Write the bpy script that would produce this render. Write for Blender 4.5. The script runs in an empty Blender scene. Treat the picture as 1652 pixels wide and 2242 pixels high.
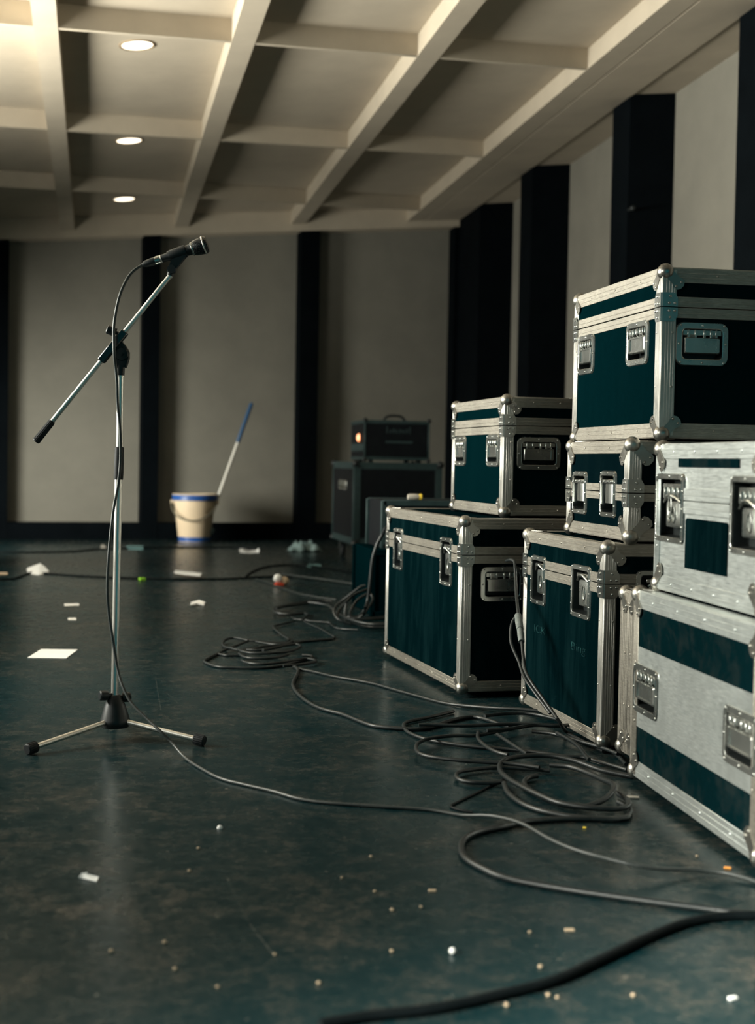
import bpy, bmesh, math, random
from math import sin, cos, pi, radians, sqrt, atan2
from mathutils import Vector, Matrix

random.seed(7)
scene = bpy.context.scene
col = scene.collection

# ---------------------------------------------------------------- camera
cam_data = bpy.data.cameras.new('camera')
cam = bpy.data.objects.new('camera', cam_data)
col.objects.link(cam)
cam.matrix_world = (Matrix.Translation((0, 0, 0.70)) @ Matrix.Rotation(-0.196, 4, 'Z')
                    @ Matrix.Rotation(pi / 2 - 0.035, 4, 'X') @ Matrix.Rotation(0.018, 4, 'Z'))
cam_data.sensor_fit = 'VERTICAL'
cam_data.sensor_height = 36.0
cam_data.sensor_width = 36.0
cam_data.lens = 50.0
cam_data.clip_start = 0.05
cam_data.clip_end = 60
cam_data.dof.use_dof = True
cam_data.dof.focus_distance = 3.75
cam_data.dof.aperture_fstop = 3.4
scene.camera = cam

# ---------------------------------------------------------------- world, daylight, exposure
world = bpy.data.worlds.new('world')
scene.world = world
world.use_nodes = True
bg = world.node_tree.nodes['Background']
bg.inputs['Color'].default_value = (0.02, 0.40, 0.46, 1)
bg.inputs['Strength'].default_value = 0.42

def area(name, loc, rot, sx, sy, energy, color):
    l = bpy.data.lights.new(name, 'AREA')
    l.shape = 'RECTANGLE'
    l.size = sx
    l.size_y = sy
    l.energy = energy
    l.color = color
    o = bpy.data.objects.new(name, l)
    o.location = loc
    o.rotation_euler = rot
    col.objects.link(o)
    return o

DAY = (0.97, 0.955, 0.84)
# lamps just inside the left wall: inferred daylight plus added fills
LWX = -2.3
# unseen left-wall windows, several added for lamps: centre along the wall, width, sill, head
WIN = [(0.0, 0.8, 1.30, 2.10), (1.4, 1.2, 0.90, 2.30), (4.3, 1.2, 0.90, 2.30), (6.3, 1.4, 0.90, 2.30), (8.2, 1.2, 0.90, 2.30), (10.2, 1.0, 0.15, 1.35)]
# (power, turn towards the back wall, upward tilt, spread); cones narrowed and aimed for effect
WPOW = [(95, 17.0, -27.0, 36), (26, -3.0, -20.0, 90), (130, -4.0, 0.0, 116), (320, -2.0, 45.0, 140), (40, -6.0, -24.0, 104), (48, 33.0, -8.0, 96)]  # floor beam, near fill, ceiling uplight and far-floor fill are added lamps
for (wy, ww, z0, z1), (e, turn, up, spread) in zip(WIN, WPOW):
    lo = area('window_and_fill_light', (LWX + (0.38 if turn > 30 else 0.16 if turn > 0 else 0.05), wy, (z0 + z1) / 2), (0, radians(-90 - up), radians(turn)), z1 - z0 - 0.1, ww, e, DAY)
    lo.data.spread = radians(spread)

vs = scene.view_settings
scene.display_settings.display_device = 'sRGB'
vs.view_transform = 'Standard'
vs.look = 'None'
vs.exposure = 0.0
vs.gamma = 1.0
vs.use_curve_mapping = False

# ---------------------------------------------------------------- materials
def node_mat(name):
    m = bpy.data.materials.new(name)
    m.use_nodes = True
    nt = m.node_tree
    return m, nt, nt.nodes['Principled BSDF']

def noise(nt, scale, detail=4, rough=0.6, stretch=None, coord='Object', dist=0.0):
    tc = nt.nodes.new('ShaderNodeTexCoord')
    mp = nt.nodes.new('ShaderNodeMapping')
    if stretch: mp.inputs['Scale'].default_value = stretch
    nt.links.new(tc.outputs[coord], mp.inputs['Vector'])
    n = nt.nodes.new('ShaderNodeTexNoise')
    n.inputs['Scale'].default_value = scale
    n.inputs['Detail'].default_value = detail
    n.inputs['Roughness'].default_value = rough
    n.inputs['Distortion'].default_value = dist
    nt.links.new(mp.outputs['Vector'], n.inputs['Vector'])
    return n.outputs['Fac']

def ramp(nt, fac, stops):
    r = nt.nodes.new('ShaderNodeValToRGB')
    e = r.color_ramp.elements
    while len(e) < len(stops): e.new(0.5)
    for i, (p, c) in enumerate(stops):
        e[i].position = p
        e[i].color = (c[0], c[1], c[2], 1) if hasattr(c, '__len__') else (c, c, c, 1)
    nt.links.new(fac, r.inputs['Fac'])
    return r.outputs['Color']

def bump(nt, bsdf, fac, strength, dist=0.002):
    b = nt.nodes.new('ShaderNodeBump')
    b.inputs['Strength'].default_value = strength
    b.inputs['Distance'].default_value = dist
    nt.links.new(fac, b.inputs['Height'])
    nt.links.new(b.outputs['Normal'], bsdf.inputs['Normal'])

def mat(name, c1, c2=None, rough=0.5, rough2=None, metal=0.0, scale=8, stretch=None, spec=0.5, bmp=0.0, lo=0.35, hi=0.68, detail=5):
    m, nt, b = node_mat(name)
    b.inputs['Metallic'].default_value = metal
    b.inputs['Roughness'].default_value = rough
    b.inputs['Specular IOR Level'].default_value = spec
    f = noise(nt, scale, detail, 0.62, stretch)
    c2 = c2 or tuple(x * 1.15 for x in c1)
    nt.links.new(ramp(nt, f, [(lo, c1), (hi, c2)]), b.inputs['Base Color'])
    if rough2 is not None:
        nt.links.new(ramp(nt, f, [(lo, rough), (hi, rough2)]), b.inputs['Roughness'])
    if bmp: bump(nt, b, f, bmp)
    return m

def mix_rgb(nt, fac, a, b, mode='MIX'):
    n = nt.nodes.new('ShaderNodeMix')
    n.data_type = 'RGBA'
    n.blend_type = mode
    if hasattr(fac, 'node'): nt.links.new(fac, n.inputs[0])
    else: n.inputs[0].default_value = fac
    for i, x in ((6, a), (7, b)):
        if hasattr(x, 'node'): nt.links.new(x, n.inputs[i])
        else: n.inputs[i].default_value = (x[0], x[1], x[2], 1)
    return n.outputs[2]

def line_mask(nt, p0, p1, w, strength):
    """1 within w of the segment p0-p1 on the floor: a seam or a scratch"""
    def vm(op, a, b=None):
        n = nt.nodes.new('ShaderNodeVectorMath')
        n.operation = op
        for i, x in ((0, a), (1, b)):
            if x is None: continue
            if hasattr(x, 'node'): nt.links.new(x, n.inputs[i])
            else: n.inputs[i].default_value = x
        return n
    def m(op, a, b, clamp=False):
        n = nt.nodes.new('ShaderNodeMath')
        n.operation = op
        n.use_clamp = clamp
        for i, x in ((0, a), (1, b)):
            if hasattr(x, 'node'): nt.links.new(x, n.inputs[i])
            else: n.inputs[i].default_value = x
        return n.outputs[0]
    tc = nt.nodes.new('ShaderNodeTexCoord')
    dx, dy = p1[0] - p0[0], p1[1] - p0[1]
    L = sqrt(dx * dx + dy * dy)
    q = vm('SUBTRACT', tc.outputs['Object'], (p0[0], p0[1], 0.0)).outputs[0]
    t = m('MULTIPLY', vm('DOT_PRODUCT', q, (dx / L, dy / L, 0.0)).outputs['Value'], 1.0 / L, True)
    n = nt.nodes.new('ShaderNodeVectorMath')
    n.operation = 'SCALE'
    n.inputs[0].default_value = (dx, dy, 0.0)
    nt.links.new(t, n.inputs['Scale'])
    d = vm('DISTANCE', q, n.outputs[0]).outputs['Value']
    return m('MULTIPLY', m('LESS_THAN', d, w), strength)

def floor_material():
    m, nt, b = node_mat('worn_dark_vinyl')
    b.inputs['IOR'].default_value = 1.40
    b.inputs['Specular Tint'].default_value = (0.66, 1.0, 0.98, 1)
    big = noise(nt, 1.3, 4, 0.6, None, 'Object', 0.4)
    mid = noise(nt, 19.0, 9, 0.74, None, 'Object', 0.25)
    fine = noise(nt, 55, 6, 0.75, None, 'Object', 0.3)
    soft = noise(nt, 7.0, 6, 0.66, None, 'Object', 0.3)
    a = mix_rgb(nt, 0.5, soft, mid)
    a = mix_rgb(nt, 0.34, a, fine)
    c = ramp(nt, a, [(0.38, (0.0005, 0.011, 0.014)), (0.49, (0.010, 0.021, 0.022)), (0.57, (0.045, 0.044, 0.038)), (0.68, (0.130, 0.112, 0.088))])
    c = mix_rgb(nt, ramp(nt, big, [(0.38, 0.30), (0.64, 1.0)]), (0.0005, 0.015, 0.019), c)
    fl = noise(nt, 70, 3, 0.5)
    c = mix_rgb(nt, ramp(nt, fl, [(0.69, 0.0), (0.75, 0.55)]), c, (0.20, 0.18, 0.15))
    brk = ramp(nt, fine, [(0.42, 0.15), (0.58, 1.0)])
    for p0, p1, w, k in (((0.0287, 2.2023), (0.6603, 2.1651), 0.0010, 0.22), ((0.2348, 2.1207), (0.2560, 1.9732), 0.0016, 0.45), ((0.2202, 2.4201), (0.2348, 2.1207), 0.0014, 0.18),
                         ((0.1958, 4.6036), (0.1853, 3.9728), 0.0014, 0.35), ((0.2127, 4.2844), (0.2409, 4.0647), 0.0012, 0.4)):
        c = mix_rgb(nt, mix_rgb(nt, 1.0, line_mask(nt, p0, p1, w, k), brk, 'MULTIPLY'), c, (0.13, 0.125, 0.11))
    nt.links.new(c, b.inputs['Base Color'])
    sp = mix_rgb(nt, 0.5, ramp(nt, mid, [(0.36, 0.05), (0.66, 0.30)]), ramp(nt, fine, [(0.34, 0.04), (0.70, 0.34)]))
    nt.links.new(sp, b.inputs['Specular IOR Level'])
    nt.links.new(ramp(nt, mid, [(0.3, 0.20), (0.7, 0.32)]), b.inputs['Roughness'])
    bump(nt, b, fine, 0.04, 0.0006)
    return m

def scuffed(name, base, scuff, rough=0.45, amount=0.6, vertical=True):
    m, nt, b = node_mat(name)
    b.inputs['Roughness'].default_value = rough
    b.inputs['Specular IOR Level'].default_value = 0.0
    st = (1, 1, 0.18) if vertical else (1, 1, 1)
    f = noise(nt, 14, 7, 0.7, st, 'Object', 0.4)
    g = noise(nt, 150, 2, 0.5)
    h = noise(nt, 26, 3, 0.6, (1, 0.25, 1), 'Object', 1.2)
    c = mix_rgb(nt, ramp(nt, f, [(0.45, 0.0), (0.80, amount)]), base, scuff)
    c = mix_rgb(nt, ramp(nt, h, [(0.70, 0.0), (0.76, amount * 0.5)]), c, scuff)
    c = mix_rgb(nt, ramp(nt, g, [(0.4, 0.0), (0.7, 0.22)]), c, tuple(x * 1.8 for x in base))
    nt.links.new(c, b.inputs['Base Color'])
    bump(nt, b, g, 0.05, 0.0006)
    return m

def brushed(name, c1, c2, rough, stretch, metal=0.85, scale=18, amt=1.0, smudge=0.6):
    m, nt, b = node_mat(name)
    b.inputs['Metallic'].default_value = metal
    f = noise(nt, scale, 6, 0.65, stretch)
    g = noise(nt, 5, 5, 0.65, None, 'Object', 0.5)
    c = mix_rgb(nt, ramp(nt, f, [(0.38, 0.0), (0.66, amt)]), c1, c2)
    c = mix_rgb(nt, ramp(nt, g, [(0.45, 0.0), (0.75, smudge)]), c, tuple(x * 0.60 for x in c1))
    nt.links.new(c, b.inputs['Base Color'])
    nt.links.new(ramp(nt, f, [(0.3, rough), (0.7, rough + 0.12)]), b.inputs['Roughness'])
    return m

def emit(name, color, strength):
    m, nt, b = node_mat(name)
    f = noise(nt, 3, 2, 0.5)
    nt.links.new(ramp(nt, f, [(0.2, color), (0.8, tuple(min(1, x * 1.02) for x in color))]), b.inputs['Emission Color'])
    b.inputs['Emission Strength'].default_value = strength
    b.inputs['Base Color'].default_value = (0.8, 0.8, 0.8, 1)
    return m

M = {}
M['floor'] = floor_material()
M['panel'] = mat('beige_wall_panel', (0.19, 0.182, 0.155), (0.22, 0.21, 0.178), rough=0.75, scale=3, bmp=0.03, spec=0.25)
M['dark'] = mat('black_painted_wood', (0.0012, 0.0024, 0.0035), (0.002, 0.0036, 0.005), rough=0.75, scale=6, spec=0.04)
M['ceil'] = mat('cream_painted_ceiling', (0.45, 0.39, 0.31), (0.50, 0.435, 0.345), rough=0.8, scale=4, bmp=0.03, spec=0.2)
M['laminate'] = scuffed('black_teal_laminate', (0.0004, 0.0046, 0.0058), (0.006, 0.022, 0.0245))
M['laminate_clean'] = scuffed('clean_teal_laminate', (0.0003, 0.0062, 0.0078), (0.0012, 0.010, 0.012), amount=0.35)
M['laminate_black'] = scuffed('black_laminate', (0.0008, 0.0045, 0.006), (0.003, 0.009, 0.010), amount=0.4)
M['stripe'] = scuffed('worn_black_stripe', (0.0012, 0.009, 0.011), (0.026, 0.030, 0.028), amount=0.55, vertical=False)
M['alu'] = brushed('worn_aluminium_rail', (0.30, 0.282, 0.245), (0.44, 0.415, 0.365), 0.42, (3, 3, 26))
M['alu_bright'] = brushed('bright_aluminium_angle', (0.50, 0.49, 0.455), (0.72, 0.71, 0.67), 0.38, (26, 26, 1.2))
M['sheet'] = brushed('scratched_aluminium_sheet', (0.54, 0.58, 0.57), (0.74, 0.78, 0.76), 0.34, (2, 2, 34), scale=16, amt=0.8)
M['steel'] = brushed('zinc_steel_fitting', (0.42, 0.44, 0.42), (0.56, 0.57, 0.54), 0.20, (1, 1, 1), metal=0.95, scale=6, smudge=0.25)
M['recess_shade'] = brushed('recess_shade_steel', (0.020, 0.026, 0.027), (0.035, 0.042, 0.043), 0.35, (1, 1, 1), metal=0.7, scale=6, smudge=0.2)  # pan steel darkened to paint the shade inside the dish
M['ball'] = brushed('nickel_ball_corner', (0.36, 0.35, 0.32), (0.46, 0.45, 0.41), 0.26, (1, 1, 1), metal=0.95, scale=6)
M['chrome'] = brushed('chromed_tube', (0.75, 0.73, 0.68), (0.85, 0.83, 0.78), 0.30, (2, 2, 1), metal=1.0, scale=6, smudge=0.12)
M['black'] = mat('black_plastic', (0.009, 0.012, 0.013), (0.016, 0.020, 0.021), rough=0.42, scale=30, spec=0.4)
M['gloss_black'] = mat('glossy_black_plastic', (0.006, 0.008, 0.010), (0.010, 0.013, 0.015), rough=0.18, scale=30, spec=0.8)
M['rubber'] = mat('black_rubber', (0.007, 0.009, 0.011), (0.014, 0.018, 0.020), rough=0.62, scale=60, bmp=0.1, spec=0.35)
M['cable'] = mat('dark_rubber_cable', (0.0045, 0.0085, 0.0095), (0.012, 0.0155, 0.016), rough=0.42, scale=40, spec=0.45)
M['cable_grey'] = mat('grey_green_cable', (0.026, 0.033, 0.033), (0.046, 0.052, 0.050), rough=0.42, scale=40, spec=0.45)
M['cable_black'] = mat('black_cable', (0.0015, 0.0035, 0.0042), (0.003, 0.005, 0.006), rough=0.55, scale=40, spec=0.15)
M['mesh'] = mat('dark_steel_mesh', (0.006, 0.008, 0.009), (0.10, 0.105, 0.105), rough=0.3, metal=0.7, scale=420, detail=1, lo=0.45, hi=0.6)
M['cream_plastic'] = mat('cream_plastic', (0.66, 0.52, 0.36), (0.72, 0.58, 0.41), rough=0.45, scale=5)
M['blue_plastic'] = mat('blue_plastic', (0.010, 0.065, 0.26), (0.014, 0.085, 0.32), rough=0.4, scale=5)
M['blue_grip'] = mat('dark_blue_grip', (0.008, 0.055, 0.14), (0.012, 0.075, 0.19), rough=0.5, scale=9)
M['white_metal'] = mat('white_painted_tube', (0.62, 0.60, 0.54), (0.68, 0.66, 0.60), rough=0.4, scale=9)
M['grey_wire'] = mat('grey_wire', (0.16, 0.15, 0.11), (0.22, 0.20, 0.15), rough=0.5, metal=0.4, scale=30)
M['paper'] = mat('white_paper', (0.80, 0.80, 0.78), (0.86, 0.86, 0.84), rough=0.7, scale=12)
M['paper_dull'] = mat('dull_paper', (0.40, 0.37, 0.32), (0.52, 0.48, 0.42), rough=0.75, scale=14)
M['paper_teal'] = mat('greenish_paper', (0.10, 0.22, 0.22), (0.16, 0.30, 0.30), rough=0.75, scale=14)
M['cloth'] = mat('grey_green_cloth', (0.10, 0.16, 0.16), (0.22, 0.29, 0.28), rough=0.9, scale=20)
M['tan'] = mat('tan_chip', (0.42, 0.31, 0.20), (0.54, 0.42, 0.29), rough=0.7, scale=30)
M['orange'] = mat('orange_chip', (0.80, 0.30, 0.05), (0.9, 0.40, 0.08), rough=0.6, scale=30)
M['red'] = mat('red_foil', (0.6, 0.05, 0.02), (0.7, 0.08, 0.03), rough=0.4, scale=30)
M['yellow'] = mat('yellow_chip', (0.85, 0.60, 0.05), (0.95, 0.70, 0.08), rough=0.6, scale=30)
M['green'] = mat('green_chip', (0.25, 0.60, 0.02), (0.35, 0.75, 0.04), rough=0.6, scale=30)
M['tape_grey'] = mat('grey_tape', (0.10, 0.12, 0.115), (0.17, 0.19, 0.18), rough=0.6, scale=50)
M['stencil'] = mat('faded_stencil_paint', (0.0015, 0.010, 0.012), (0.016, 0.060, 0.062), rough=0.8, spec=0.02, scale=60, lo=0.46, hi=0.66)
M['amp_face'] = mat('black_amp_front', (0.003, 0.004, 0.006), (0.005, 0.007, 0.009), rough=0.6, scale=20, spec=0.15)
M['amp_rail'] = mat('dull_dark_rail', (0.018, 0.040, 0.042), (0.030, 0.058, 0.060), rough=0.55, metal=0.3, scale=20)
M['amp_letters'] = mat('dull_letters', (0.012, 0.030, 0.032), (0.02, 0.045, 0.047), rough=0.5, scale=20)
M['lamp'] = emit('warm_lamp', (1.0, 0.86, 0.64), 3.2)
M['pilot'] = emit('orange_pilot', (1.0, 0.30, 0.07), 2.2)
M['lamp_trim'] = mat('lamp_trim', (0.40, 0.30, 0.20), (0.5, 0.38, 0.26), rough=0.4, metal=0.5, scale=9)
g_, gnt, gb = node_mat('window_glass')
gb.inputs['Transmission Weight'].default_value = 1.0
gb.inputs['Roughness'].default_value = 0.02
M['glass'] = g_

# ---------------------------------------------------------------- mesh helpers
class MB:
    def __init__(s): s.v, s.f = [], []
    def add(s, vs_, fs):
        o = len(s.v)
        s.v += [tuple(v) for v in vs_]
        s.f += [tuple(i + o for i in f) for f in fs]
        return s
    def box(s, a, b):
        x0, y0, z0 = a
        x1, y1, z1 = b
        return s.add([(x0, y0, z0), (x1, y0, z0), (x1, y1, z0), (x0, y1, z0), (x0, y0, z1), (x1, y0, z1), (x1, y1, z1), (x0, y1, z1)],
                     [(0, 3, 2, 1), (4, 5, 6, 7), (0, 1, 5, 4), (1, 2, 6, 5), (2, 3, 7, 6), (3, 0, 4, 7)])
    def cbox(s, a, b, c=0.003):
        lo = [min(a[i], b[i]) for i in range(3)]
        hi = [max(a[i], b[i]) for i in range(3)]
        vs_, idx = [], {}
        for ix in (0, 1):
            for iy in (0, 1):
                for iz in (0, 1):
                    sg = (ix, iy, iz)
                    base = [hi[k] if sg[k] else lo[k] for k in range(3)]
                    for k in range(3):
                        p = list(base)
                        for j in range(3):
                            if j != k: p[j] += -c if sg[j] else c
                        idx[(ix, iy, iz, k)] = len(vs_)
                        vs_.append(p)
        fs = []
        for k in range(3):
            a1, a2 = (k + 1) % 3, (k + 2) % 3
            for sd in (0, 1):
                q = []
                for (i, j) in ((0, 0), (1, 0), (1, 1), (0, 1)):
                    t = [0, 0, 0]
                    t[k] = sd; t[a1] = i; t[a2] = j
                    q.append(idx[(t[0], t[1], t[2], k)])
                fs.append(q)
            for i in (0, 1):
                for j in (0, 1):
                    t0 = [0, 0, 0]; t1 = [0, 0, 0]
                    t0[a1] = t1[a1] = i; t0[a2] = t1[a2] = j
                    t0[k] = 0; t1[k] = 1
                    fs.append([idx[(*t0, a1)], idx[(*t1, a1)], idx[(*t1, a2)], idx[(*t0, a2)]])
        for ix in (0, 1):
            for iy in (0, 1):
                for iz in (0, 1):
                    fs.append([idx[(ix, iy, iz, k)] for k in range(3)])
        return s.add(vs_, fs)
    def cyl(s, p0, p1, r0, r1=None, n=20, caps=True):
        r1 = r0 if r1 is None else r1
        return s.rev([(r0, 0.0), (r1, 1.0)], p0, p1, n, caps)
    def rev(s, prof, p0, p1, n=24, caps=True):
        """profile of (radius, t) pairs spun about the axis p0 -> p1"""
        p0, p1 = Vector(p0), Vector(p1)
        ax = p1 - p0
        z = ax.normalized()
        x = z.orthogonal().normalized()
        y = z.cross(x)
        vs_ = []
        for r, t in prof:
            for i in range(n):
                a = 2 * pi * i / n
                vs_.append(p0 + ax * t + (x * cos(a) + y * sin(a)) * r)
        fs = []
        for k in range(len(prof) - 1):
            for i in range(n):
                j = (i + 1) % n
                fs.append((k * n + i, k * n + j, (k + 1) * n + j, (k + 1) * n + i))
        if caps:
            fs.append(tuple(range(n))[::-1])
            fs.append(tuple((len(prof) - 1) * n + i for i in range(n)))
        return s.add(vs_, fs)
    def ball(s, c, r, n=16, m=10, sc=(1, 1, 1)):
        vs_ = [(c[0], c[1], c[2] - r * sc[2])]
        for k in range(1, m):
            t = pi * k / m
            for i in range(n):
                a = 2 * pi * i / n
                vs_.append((c[0] + r * sc[0] * sin(t) * cos(a), c[1] + r * sc[1] * sin(t) * sin(a), c[2] - r * sc[2] * cos(t)))
        vs_.append((c[0], c[1], c[2] + r * sc[2]))
        fs = []
        for i in range(n): fs.append((0, 1 + (i + 1) % n, 1 + i))
        for k in range(m - 2):
            for i in range(n):
                j = (i + 1) % n
                fs.append((1 + k * n + i, 1 + k * n + j, 1 + (k + 1) * n + j, 1 + (k + 1) * n + i))
        top = len(vs_) - 1
        for i in range(n): fs.append((top, 1 + (m - 2) * n + i, 1 + (m - 2) * n + (i + 1) % n))
        return s.add(vs_, fs)
    def dome(s, c, nrm, r, h=None, n=8):
        """rivet head"""
        h = h or r * 0.6
        c, z = Vector(c), Vector(nrm).normalized()
        return s.rev([(r, 0.0), (r * 0.92, 0.45), (r * 0.6, 0.82), (r * 0.1, 1.0)], c, c + z * h, n)
    def tube(s, pts, r, n=10, caps=True):
        pts = [Vector(p) for p in pts]
        rs = r if hasattr(r, '__len__') else [r] * len(pts)
        N = len(pts)
        tang = []
        for i in range(N):
            t = pts[min(i + 1, N - 1)] - pts[max(i - 1, 0)]
            tang.append(t.normalized() if t.length > 1e-9 else Vector((0, 0, 1)))
        x = tang[0].orthogonal().normalized()
        vs_ = []
        for i in range(N):
            z = tang[i]
            x = (x - z * x.dot(z))
            x = x.normalized() if x.length > 1e-6 else z.orthogonal().normalized()
            y = z.cross(x)
            for k in range(n):
                a = 2 * pi * k / n
                vs_.append(pts[i] + (x * cos(a) + y * sin(a)) * rs[i])
        fs = []
        for i in range(N - 1):
            for k in range(n):
                j = (k + 1) % n
                fs.append((i * n + k, i * n + j, (i + 1) * n + j, (i + 1) * n + k))
        if caps:
            fs.append(tuple(range(n))[::-1])
            fs.append(tuple((N - 1) * n + k for k in range(n)))
        return s.add(vs_, fs)
    def prism(s, poly, o, ex, ey, ez, h0, h1):
        """2-D polygon in the frame (o, ex, ey), thickened along ez from h0 to h1"""
        o, ex, ey, ez = Vector(o), Vector(ex), Vector(ey), Vector(ez)
        n = len(poly)
        vs_ = [o + ex * p[0] + ey * p[1] + ez * h0 for p in poly] + [o + ex * p[0] + ey * p[1] + ez * h1 for p in poly]
        fs = [tuple(range(n))[::-1], tuple(range(n, 2 * n))]
        for i in range(n):
            j = (i + 1) % n
            fs.append((i, j, n + j, n + i))
        return s.add(vs_, fs)
    def loft(s, rings, cap0=True, cap1=True):
        n = len(rings[0])
        vs_ = [p for r in rings for p in r]
        fs = []
        for k in range(len(rings) - 1):
            for i in range(n):
                j = (i + 1) % n
                fs.append((k * n + i, k * n + j, (k + 1) * n + j, (k + 1) * n + i))
        if cap0: fs.append(tuple(range(n))[::-1])
        if cap1: fs.append(tuple((len(rings) - 1) * n + i for i in range(n)))
        return s.add(vs_, fs)
    def build(s, name, m, parent=None, smooth=True, angle=38):
        me = bpy.data.meshes.new(name)
        me.from_pydata(s.v, [], s.f)
        b = bmesh.new()
        b.from_mesh(me)
        bmesh.ops.recalc_face_normals(b, faces=b.faces)
        b.to_mesh(me)
        b.free()
        me.materials.append(M[m] if isinstance(m, str) else m)
        if smooth:
            me.shade_smooth()
            me.set_sharp_from_angle(angle=radians(angle))
        o = bpy.data.objects.new(name, me)
        col.objects.link(o)
        if parent: o.parent = parent
        return o

def tag(o, label=None, cat=None, group=None, kind=None):
    if label: o['label'] = label
    if cat: o['category'] = cat
    if group: o['group'] = group
    if kind: o['kind'] = kind
    return o

def empty(name, loc, rz=0.0, label=None, cat=None, group=None):
    o = bpy.data.objects.new(name, None)
    o.empty_display_size = 0.05
    o.location = loc
    o.rotation_euler = (0, 0, rz)
    col.objects.link(o)
    return tag(o, label, cat, group)

def struct(name, mb, m, parent=None, smooth=False):
    o = mb.build(name, m, parent, smooth)
    if not parent: o['kind'] = 'structure'
    return o

def smooth_path(pts, step=0.02):
    """Catmull-Rom through the points, resampled"""
    P3 = [Vector(p) for p in pts]
    P3 = [P3[0] * 2 - P3[1]] + P3 + [P3[-1] * 2 - P3[-2]]
    out = []
    for i in range(1, len(P3) - 2):
        a, b, c, d = P3[i - 1:i + 3]
        n = max(3, int((c - b).length / step))
        for k in range(n):
            t = k / n
            out.append(0.5 * ((2 * b) + (c - a) * t + (2 * a - 5 * b + 4 * c - d) * t * t + (3 * b - a - 3 * c + d) * t ** 3))
    out.append(P3[-2])
    return out

# ================================================================ THE ROOM
def zc(x, y, off=0.0):
    """height of the underside of the ceiling beams (the ceiling slopes)"""
    return 2.599 + 0.0975 * (x + 0.195) - 0.0185 * (y - 12.30) + off

def yb(x): return 12.392 + 0.1216 * (x - 0.532)

def slab(mb, quad, o0, o1):
    vs_ = [(x, y, zc(x, y, o0)) for x, y in quad] + [(x, y, zc(x, y, o1)) for x, y in quad]
    return mb.add(vs_, [(3, 2, 1, 0), (4, 5, 6, 7), (0, 1, 5, 4), (1, 2, 6, 5), (2, 3, 7, 6), (3, 0, 4, 7)])

struct('floor', MB().box((-2.6, -2.6, -0.08), (3.75, 13.4, 0.0)), 'floor')

SL = 0.115
struct('ceiling', slab(MB(), [(-2.6, -2.6), (3.75, -2.6), (3.75, 13.4), (-2.6, 13.4)], SL, SL + 0.1), 'ceil')
beams = [(-2.28, -2.16), (-1.30, -1.18), (-0.305, -0.195), (0.64, 0.76), (1.66, 1.79), (2.732, 2.886)]
tn = 1
for x0, x1 in beams:
    struct('trim_%d' % tn, slab(MB(), [(x0, -2.6), (x1, -2.6), (x1, yb(x1) + 0.02), (x0, yb(x0) + 0.02)], 0.0, SL + 0.01), 'ceil')
    tn += 1
rows = [(-0.19, 0.85, 0.08), (-0.19, 2.95, 0.16), (-0.19, 4.93, 0.24), (-0.192, 6.89, 0.3226), (-0.193, 8.857, 0.412), (-0.091, 10.70, 0.50)]
for rx, ry, sl in rows:
    for (a0, a1), (b0, b1) in zip(beams[:-1], beams[1:]):
        xa, xb = a1 - 0.005, b0 + 0.005
        ya, y2 = ry + sl * (xa - rx), ry + sl * (xb - rx)
        struct('trim_%d' % tn, slab(MB(), [(xa, ya), (xb, y2), (xb, y2 + 0.03), (xa, ya + 0.03)], 0.002, SL + 0.01), 'ceil')
        tn += 1
# lip along the back wall, soffit with its shadow groove along the right wall
struct('trim_%d' % tn, slab(MB(), [(-2.4, yb(-2.4) - 0.02), (3.3, yb(3.3) - 0.02), (3.3, yb(3.3) + 0.2), (-2.4, yb(-2.4) + 0.2)], -0.058, SL + 0.01), 'ceil'); tn += 1
sof = slab(MB(), [(2.900, -2.6), (3.245, -2.6), (3.245, 13.0), (2.900, 13.0)], 0.0, 0.02)
slab(sof, [(2.88, -2.6), (3.74, -2.6), (3.74, 13.2), (2.88, 13.2)], 0.012, SL + 0.01)
struct('trim_%d' % tn, sof, 'ceil'); tn += 1

BD = Vector((0.9927, 0.1207, 0)); BN = Vector((0.1207, -0.9927, 0)); B0 = Vector((0.532, 12.392, 0))
def back_box(mb, s0, s1, d0, d1, z0, z1):
    """box along the back wall: s along it, d behind the front line"""
    q = [B0 + BD * s - BN * d for s, d in ((s0, d0), (s1, d0), (s1, d1), (s0, d1))]
    return mb.add([(p.x, p.y, z0) for p in q] + [(p.x, p.y, z1) for p in q],
                  [(3, 2, 1, 0), (4, 5, 6, 7), (0, 1, 5, 4), (1, 2, 6, 5), (2, 3, 7, 6), (3, 0, 4, 7)])
struct('wall_back', back_box(MB(), -3.1, 3.2, 0.15, 0.25, 0, 3.1), 'panel')
for s0, s1 in ((-2.90, -2.75), (-1.50, -1.262), (-0.148, -0.003), (1.238, 1.412), (2.69, 3.05)):
    struct('trim_%d' % tn, back_box(MB(), s0, s1, 0.0, 0.155, 0, 3.0), 'dark'); tn += 1
struct('baseboard_back', back_box(MB(), -3.0, 2.75, 0.004, 0.155, 0, 0.142), 'dark')
struct('wall_right', MB().box((3.54, -2.6, 0), (3.64, 13.3, 3.25)), 'panel')
for y0, y1 in ((12.0, 12.93), (10.495, 10.797), (8.475, 8.776), (6.664, 6.943), (4.80, 5.08), (2.90, 3.18), (1.0, 1.28), (-0.9, -0.62)):
    struct('trim_%d' % tn, MB().box((3.24, y0, 0), (3.545, y1, 3.12)), 'dark'); tn += 1
struct('baseboard_right', MB().box((3.50, -2.6, 0), (3.545, 12.1, 0.142)), 'dark')
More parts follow.
